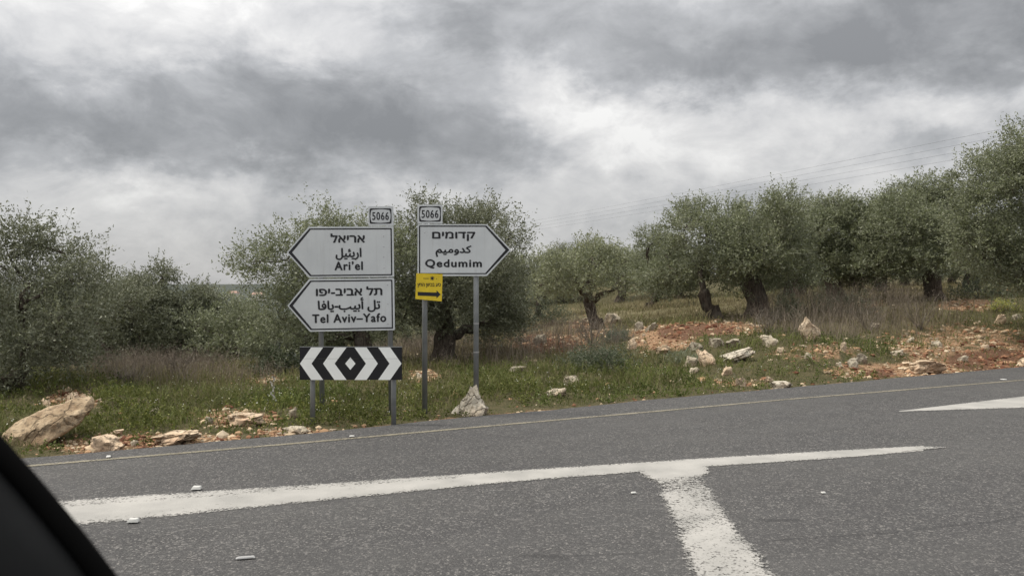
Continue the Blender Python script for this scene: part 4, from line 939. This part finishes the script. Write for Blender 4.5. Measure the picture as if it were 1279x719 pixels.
ROCKS = [
 (107, 157, 543, 566, 'orange', 'pale orange ledge at the asphalt below the long boulder', ledge), (190, 252, 533, 558, 'orange', 'wide pale orange ledge rising to the right at the asphalt', slabtilt),
 (280, 333, 515, 532, 'orange', 'low pale ledge in the soil left of the chevron board', ledge), (352, 386, 531, 543, 'pale', 'low grey-white stone touching the left chevron post', ledge),
 (359, 372, 508, 522, 'pale', 'small knobbly white stone up the verge from the left chevron post', None), (563, 615, 481, 520, 'white', 'pointed white stone standing at the foot of the tall sign post', peak),
 (631, 660, 456, 467, 'grey', 'flat grey stone in the weeds behind the pointed white one', ledge), (681, 708, 484, 496, 'pale', 'low pale stone in the weeds, the lower of a pair', None),
 (703, 726, 469, 484, 'pale', 'rough pale stone in the weeds, the upper of a pair', None), (518, 529, 465, 473, 'pale', 'little white stone between the two sign posts', None),
 (782, 798, 422, 435, 'orange', 'orange boulder at the left foot of the orange mound', None), (818, 838, 430, 442, 'orange', 'orange boulder at the right foot of the orange mound', None),
 (853, 875, 445, 458, 'pale', 'rounded cream stone left of the two-coloured boulder', None), (871, 897, 437, 457, 'orange', 'two-coloured boulder, orange above and pale below', None),
 (860, 880, 427, 438, 'grey', 'rough grey rock behind the rounded cream stone', None), (899, 943, 430, 453, 'white', 'long pale slab tilted up to the right beside the two-coloured boulder', slabtilt),
 (883, 906, 422, 434, 'grey', 'lichen grey rock above the long pale slab, left half', None), (905, 928, 423, 434, 'grey', 'lichen grey rock above the long pale slab, right half', None),
 (951, 975, 419, 433, 'pale', 'pale flat-topped stone right of the long pale slab', None), (960, 992, 475, 486, 'white', 'bright white wedge of stone lying on the asphalt rim', ledge),
 (860, 874, 459, 467, 'pale', 'small cream stone below the rounded cream one', None), (918, 934, 471, 482, 'brown', 'brown stone just above the asphalt left of the white wedge', None),
 (956, 968, 470, 479, 'brown', 'small brown stone touching the white wedge', None), (899, 915, 458, 470, 'orange', 'broken orange stone under the long pale slab', None),
 (998, 1027, 396, 425, 'brown', 'upright jagged rock with a reddish spike on top', spire), (1057, 1074, 448, 460, 'grey', 'grey-white stone above the orange scree, lower of two', None),
 (1068, 1084, 441, 454, 'grey', 'grey stone leaning on the grey-white one', None), (1044, 1053, 452, 459, 'pale', 'tiny white stone left of the grey-white one', None),
 (1049, 1058, 427, 439, 'brown', 'small upright stone right of the jagged spiked rock', None), (1118, 1178, 447, 467, 'orange', 'broad cream ledge half buried at the right of the verge', ledge),
 (1243, 1256, 392, 405, 'orange', 'pink square stone on the right bank', None), (1161, 1177, 425, 434, 'pale', 'pale stone on the gravel bank above the broad ledge', None),
 (1110, 1131, 436, 444, 'pale', 'flat pale stone left above the broad ledge', ledge), (1264, 1277, 392, 400, 'grey', 'small grey stone near the right edge below the yellow shrub', None),
 (1268, 1300, 446, 459, 'orange', 'orange stone at the asphalt, last on the right', ledge), (164, 174, 549, 557, 'pale', 'small cream stone between the two orange ledges', None),
 (136, 155, 536, 545, 'orange', 'flat orange stone on top of the left ledge', ledge), (755, 777, 391, 405, 'pale', 'pale rock outcrop right of the leaning trunk', None),
 (727, 741, 396, 404, 'pale', 'pale rock left of the leaning trunk', None), (666, 685, 417, 429, 'grey', 'grey rock at the upper rim of the red earth', None), (642, 660, 420, 430, 'grey', 'grey rock at the left end of the red earth', None),
 (792, 806, 401, 412, 'grey', 'grey rock at the crest of the orange mound, left', None), (806, 822, 402, 413, 'grey', 'grey rock at the crest of the orange mound, right', None), (1085, 1100, 403, 411, 'pale', 'pale stone inside the dry brush', None),
 (1132, 1145, 421, 428, 'pale', 'small pale stone below the dry brush', None), (1196, 1210, 444, 452, 'pale', 'cream stone in the gravel right of the broad ledge', None), (1225, 1236, 430, 437, 'orange', 'orange stone in the upper gravel at the right', None),
 (186, 200, 508, 520, 'pale', 'weathered pale stone in the grass above the wide orange ledge', None), (255, 268, 520, 530, 'grey', 'grey stone in the soil left of the low pale ledge', None), (970, 982, 434, 442, 'brown', 'brown stone under the pale flat-topped one', None),
 (1003, 1015, 440, 449, 'pale', 'pale stone below the jagged spiked rock', None), (52, 66, 498, 507, 'orange', 'orange stone behind the long boulder, left', None), (84, 98, 490, 500, 'orange', 'orange stone behind the long boulder, right', None)]
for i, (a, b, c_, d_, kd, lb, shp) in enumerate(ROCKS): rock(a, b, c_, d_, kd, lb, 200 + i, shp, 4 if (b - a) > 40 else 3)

# loose stones: one stuff object, each stone a small faceted lump
def scatter_ground(N, seed, umin=-160, umax=1440, ymin=7, ymax=45):
    rg = np.random.default_rng(seed); u = rg.uniform(umin, umax, N); Y = np.exp(rg.uniform(math.log(ymin), math.log(ymax), N)); x = (u - PX0) / F * Y
    s, tt = st_of(x, Y); k_ = tt > .04; x, Y, tt, u = x[k_], Y[k_], tt[k_], u[k_]; z = H(x, Y); v = PY0 - F * (z - HC) / Y
    return rg, x, Y, z, u, v, tt
rg, x, Y, z, u, v, tt = scatter_ground(230000, 61)
ms = ell(u, v, SOIL, .5); edge = (1 - sm(tt, .05, .5)) * .5
prob = np.clip(ms ** 1.3 * 1.3 + edge * .10 + .012, 0, 1) * (.35 + 1.3 * (vnoise(x, Y, 1.3, 77) + .5)) * .62
k_ = rg.random(len(x)) < prob; x, Y, z, u, v, ms = x[k_], Y[k_], z[k_], u[k_], v[k_], ms[k_]
n = len(x); size = np.exp(rg.normal(math.log(.014), .62, n)) * (Y / 14) ** .4; size = np.clip(size, .007, .07)
bv, bf = ICO[1]; jit = 1 + rg.normal(0, .16, (n, len(bv), 1)); sc3 = size[:, None, None] * np.stack([1 + .4 * rg.random(n), 1 + .3 * rg.random(n), .55 + .35 * rg.random(n)], -1)[:, None, :]
th = rg.uniform(0, 6.28, n); cs, sn = np.cos(th)[:, None], np.sin(th)[:, None]
# keep to 20 faces a stone: use a jittered icosahedron
bm = bmesh.new(); bmesh.ops.create_icosphere(bm, subdivisions=1, radius=1); bv = np.array([q.co[:] for q in bm.verts]); bf = np.array([[q.index for q in fc.verts] for fc in bm.faces]); bm.free()
if len(bf) > 20 and False: pass
L_ = bv[None] * (1 + rg.normal(0, .16, (n, len(bv), 1))) * sc3; Vx = L_[..., 0] * cs - L_[..., 1] * sn; Vy = L_[..., 0] * sn + L_[..., 1] * cs
VV = np.stack([Vx + x[:, None], Vy + Y[:, None], L_[..., 2] + z[:, None] + size[:, None] * .15], -1).reshape(-1, 3)
FF = (bf[None] + (np.arange(n) * len(bv))[:, None, None]).reshape(-1, 3)
pal = np.array([(.42, .33, .23), (.36, .235, .145), (.21, .115, .07), (.13, .058, .036), (.30, .25, .19), (.52, .44, .33)])
redm = ell(u, v, RED, .5); pr = rg.random(n); ci = np.where(pr < .22, 0, np.where(pr < .50, 1, np.where(pr < .74, 2, np.where(pr < .86, 3, np.where(pr < .94, 4, 5)))))
ci = np.where((redm > .4) & (rg.random(n) < .65), 2 + (rg.random(n) < .5), ci); cc = pal[ci] * (.8 + .4 * rg.random((n, 1)))
tag(mesh_np('rubble', VV, FF, np.repeat(cc, len(bv), 0).astype(np.float32), False, MAT['rubble_stone']), 'loose limestone gravel and clods scattered over the verge', 'gravel', kind='stuff')
NST = n

# ---------------------------------------------------------------- grass
def blades(x, y, z, hgt, wid, lean, col, rg):
    n = len(x); th = rg.uniform(0, 6.28, n); ph = rg.uniform(0, 6.28, n)
    w = np.stack([np.cos(th), np.sin(th), 0 * th], -1) * wid[:, None]; ld = np.stack([np.cos(ph), np.sin(ph), 0 * ph], -1) * (hgt * lean)[:, None]
    b = np.stack([x, y, z - .01], -1); up = np.array([0, 0, 1.0])
    v0, v1 = b - w, b + w; m_ = b + ld * .35 + up * (hgt * .6)[:, None]; v2, v3 = m_ - w * .7, m_ + w * .7; tip = b + ld + up * (hgt * (1 - .25 * lean))[:, None]
    V = np.stack([v0, v1, v3, v2, tip], 1).reshape(-1, 3); o = (np.arange(n) * 5)[:, None]
    Fq = np.concatenate([o + np.array([[0, 1, 2]]), o + np.array([[0, 2, 3]]), o + np.array([[3, 2, 4]])])
    return V, Fq, np.repeat(col, 5, 0)
rg, x, Y, z, u, v, tt = scatter_ground(330000, 71, ymin=7, ymax=40)
ms = ell(u, v, SOIL, .4); br = ell(u, v, BRIGHT, .5); dr = ell(u, v, DRY, .4); fd = ell(u, v, FARDRY, .4)
edge = sm(tt, .03, .5); cl = vnoise(x, Y, 1.6, 3) + .5; cl2 = vnoise(x, Y, .5, 13) + .5; cl3 = vnoise(x, Y, 5, 23) + .5
prob = np.clip((1 - .93 * ms) * (.15 + .85 * edge) * (.10 + .7 * cl + .9 * cl3 ** 2), 0, 1) * .72
k_ = rg.random(len(x)) < prob; x, Y, z, tt, br, dr, fd, cl, cl2, ms = [q[k_] for q in (x, Y, z, tt, br, dr, fd, cl, cl2, ms)]
tl = ell(PX0 + F * x / Y, PY0 - F * (z - HC) / Y, [(230, 492, 170, 24), (560, 482, 110, 26), (760, 465, 120, 22)], .5)
n = len(x); hh = (1 + .45 * tl) * (.035 + .11 * rg.random(n) ** 1.5 + .20 * cl ** 2 * rg.random(n)) * (.35 + .65 * sm(tt, .1, 1.6)) * (1 + .4 * (Y > 18)); wid = (.0028 + .0035 * rg.random(n)) * (Y / 11) ** .55
mixd = np.clip(.12 + .45 * cl2 + .22 * tl + .42 * np.maximum(dr, fd) + .25 * (Y > 18) - .28 * br + rg.normal(0, .22, n), 0, 1)[:, None]
pt = (vnoise(x, Y, 2.4, 91) + .5)[:, None]; g0 = (np.array((.058, .078, .020)) + rg.random((n, 1)) * np.array((.105, .115, .034))) * (.65 + .7 * pt); d0 = np.array((.105, .088, .048)) + rg.random((n, 1)) * np.array((.17, .145, .085)); cc = g0 * (1 - mixd) + d0 * mixd
V, Fq, col = blades(x, Y, z, hh, wid, .25 + .6 * rg.random(n), cc, rg)
tag(mesh_np('grass', V, Fq, col, False, MAT['grass_blade']), 'short green and yellowing grass covering the verge and grove floor', 'grass', kind='stuff'); NG = n

# broad-leaved weeds: small tilted leaves in clumps
rg, x, Y, z, u, v, tt = scatter_ground(70000, 81, ymin=7, ymax=26)
ms = ell(u, v, SOIL, .3); br = ell(u, v, BRIGHT, .6); dr = ell(u, v, DRY, .3); cl = vnoise(x, Y, 1.1, 43) + .5; cl5 = vnoise(x, Y, 3.7, 49) + .5
k_ = rg.random(len(x)) < np.clip((1 - .9 * ms) * (.35 + .65 * br) * (1 - .75 * dr) * sm(tt, .0, .2) * (cl * .9 + cl5 ** 2 * 1.2 - .15), 0, 1) * .62; x, Y, z, tt, cl, cl5, br = [q_[k_] for q_ in (x, Y, z, tt, cl, cl5, br)]
n = len(x); q = 10; hgt = (.05 + .10 * rg.random(n) + .26 * cl5 ** 2 * cl) * (.45 + .55 * sm(tt, .05, .9)); O = np.stack([x, Y, z], -1)
dv = norm(rg.normal(0, .42, (n, 3)) + np.array([0, 0, 1.0])); V, Fq, col = leaves_from_sprays(O, dv, hgt, q, .036, .0085, ((.034, .054, .012), (.125, .150, .038), (.19, .22, .08)), rg)
tone = (.55 + .9 * (vnoise(x, Y, 1.9, 57) + .5)); col = col * np.repeat(tone, q * 4)[:, None]; col[:, 0] *= np.repeat(1 + .12 * (vnoise(x, Y, .8, 59) + .5 > .55), q * 4)
tag(mesh_np('weeds', V, Fq, col.astype(np.float32), False, MAT['grass_blade']), 'low leafy green weeds along the asphalt and around the posts', 'weeds', kind='stuff'); NW = n * q

# tall dry stems, brown-purple
rg, x, Y, z, u, v, tt = scatter_ground(150000, 91, ymin=9, ymax=32)
dr = ell(u, v, [(715, 432, 70, 20), (1065, 400, 125, 25), (215, 472, 115, 12), (540, 443, 85, 16), (1100, 388, 50, 18), (640, 448, 45, 12)], .5); cl = vnoise(x, Y, .9, 53) + .5
k_ = (rg.random(len(x)) < np.clip(dr * (.25 + cl), 0, 1) * .55 + .008) & (tt > .8); x, Y, z, dr, u = [q[k_] for q in (x, Y, z, dr, u)]
n = len(x); big = (u > 940); hh = (.18 + .34 * rg.random(n)) * (.5 + .6 * dr) * np.where(big, 1.75, 1.1); cc = np.array((.105, .088, .068)) + rg.random((n, 1)) * np.array((.16, .138, .110))
V, Fq, col = blades(x, Y, z, hh, (.0022 + .002 * rg.random(n)) * (Y / 16) ** .5, .15 + .5 * rg.random(n), cc, rg)
m2 = rg.random(n) < .8; xx = x[m2]; n2 = len(xx); O = np.stack([xx, Y[m2], z[m2] + hh[m2] * .5], -1); V2, F2, c2 = leaves_from_sprays(O, norm(rg.normal(0, .3, (n2, 3)) + np.array([0, 0, 1.])), hh[m2] * .55, 4, .055, .0022, ((.11, .085, .072), (.23, .19, .16), (.34, .30, .25)), rg)
tag(mesh_np('dry_grass', V, Fq, col, False, MAT['dry_stem']), 'tall brown-purple dry stems standing on the bank', 'dry grass', kind='stuff')
tag(mesh_np('dry_grass', V2, F2, c2.astype(np.float32), False, MAT['dry_stem']), 'feathery seed heads of the tall dry stems', 'dry grass', kind='stuff')
# tiny white flowers
rg, x, Y, z, u, v, tt = scatter_ground(1500, 95, ymin=7.5, ymax=19); k_ = (ell(u, v, [(450, 505, 130, 30), (270, 510, 120, 25), (900, 460, 140, 22), (60, 530, 60, 20), (700, 480, 100, 20)], .5) > rg.random(len(x))) & (tt > .2); x, Y, z = x[k_], Y[k_], z[k_]; n = len(x)
O = np.stack([x, Y, z + .05 + .12 * rg.random(n)], -1); V, Fq, col = leaves_from_sprays(O, norm(rg.normal(size=(n, 3))), np.full(n, .02), 2, .016, .007, ((.55, .55, .45), (.75, .75, .68), (.8, .78, .5)), rg)
tag(mesh_np('flowers', V, Fq, col.astype(np.float32), False, MAT['petal']), 'tiny white flower heads dotted through the weeds', 'flowers', kind='stuff')

# ---------------------------------------------------------------- power line
pA, pB = Vector((-11.2, 148, 0)), Vector((30.6, 40.0, 0))
pole_top = HC + 9.3
for p_, lb in ((pA, 'distant power pole hidden behind the trees at the centre'), (pB, 'power pole beyond the tall tree at the right edge')):
    g_ = gz(p_.x, p_.y); rt = empty('power_pole', (p_.x, p_.y, g_)); tag(rt, lb, 'power pole', 'poles of the power line')
    m = MB(); m.tube([(0, 0, -.5), (0, 0, pole_top - g_)], [.16, .10], 12); m.build('pole', MAT['wood_pole'], rt, True)
    for q in range(4):
        m = MB(); m.tube([(0, 0, HC + 9 - .42 * q - g_), (.22, 0, HC + 9 - .42 * q - g_)], .03, 8); m.build('insulator', MAT['concrete'], rt, True)
pl = empty('power_line', (pA.x, pA.y, HC + 9)); tag(pl, 'thin overhead wires climbing to the right across the sky above the trees', 'power line')
for q in range(4):
    z_ = HC + 9 - .42 * q; a = Vector((pA.x + .22, pA.y, z_)); b = Vector((pB.x + .22, pB.y, z_)); m = MB()
    m.tube([a.lerp(b, i / 40) - Vector((0, 0, .9 * 4 * (i / 40) * (1 - i / 40) * .35)) - pl.location for i in range(41)], .0062, 5); m.build('wire', MAT['wire'], pl)

# ---------------------------------------------------------------- far houses on the hillside
def house(px, Y, w_, h_, label):
    x = (px - PX0) / F * Y; z = gz(x, Y); rt = empty('house', (x, Y, z)); tag(rt, label, 'house', 'far houses on the hillside')
    m = MB(); m.box(-w_ / 2, w_ / 2, -4, 4, -2, h_); m.build('wall', MAT['house_wall'], rt)
    m = MB(); m.add([(-w_ / 2 - .4, -4.4, h_ + .01), (w_ / 2 + .4, -4.4, h_ + .01), (w_ / 2 + .4, 4.4, h_ + .01), (-w_ / 2 - .4, 4.4, h_ + .01), (-w_ / 2 + 1, 0, h_ + 2), (w_ / 2 - 1, 0, h_ + 2)], [(3, 2, 1, 0), (0, 1, 5, 4), (2, 3, 4, 5), (1, 2, 5), (3, 0, 4)]); m.build('roof', MAT['house_roof'], rt)
    for q in (-1, 1):
        m = MB(); m.box(q * w_ * .25 - .5, q * w_ * .25 + .5, -4.05, -4.003, h_ * .4, h_ * .75); m.build('window', MAT['board_black'], rt)
house(292, 820, 9, 4, 'pale far house on the hillside in the gap left of the arrow sign')
house(323, 760, 11, 5, 'pale far house beside the left rim of the tree behind the arrow sign')
print('LEAVES', NLEAF, 'STONES', NST, 'GRASS', NG, 'WEEDS', NW)
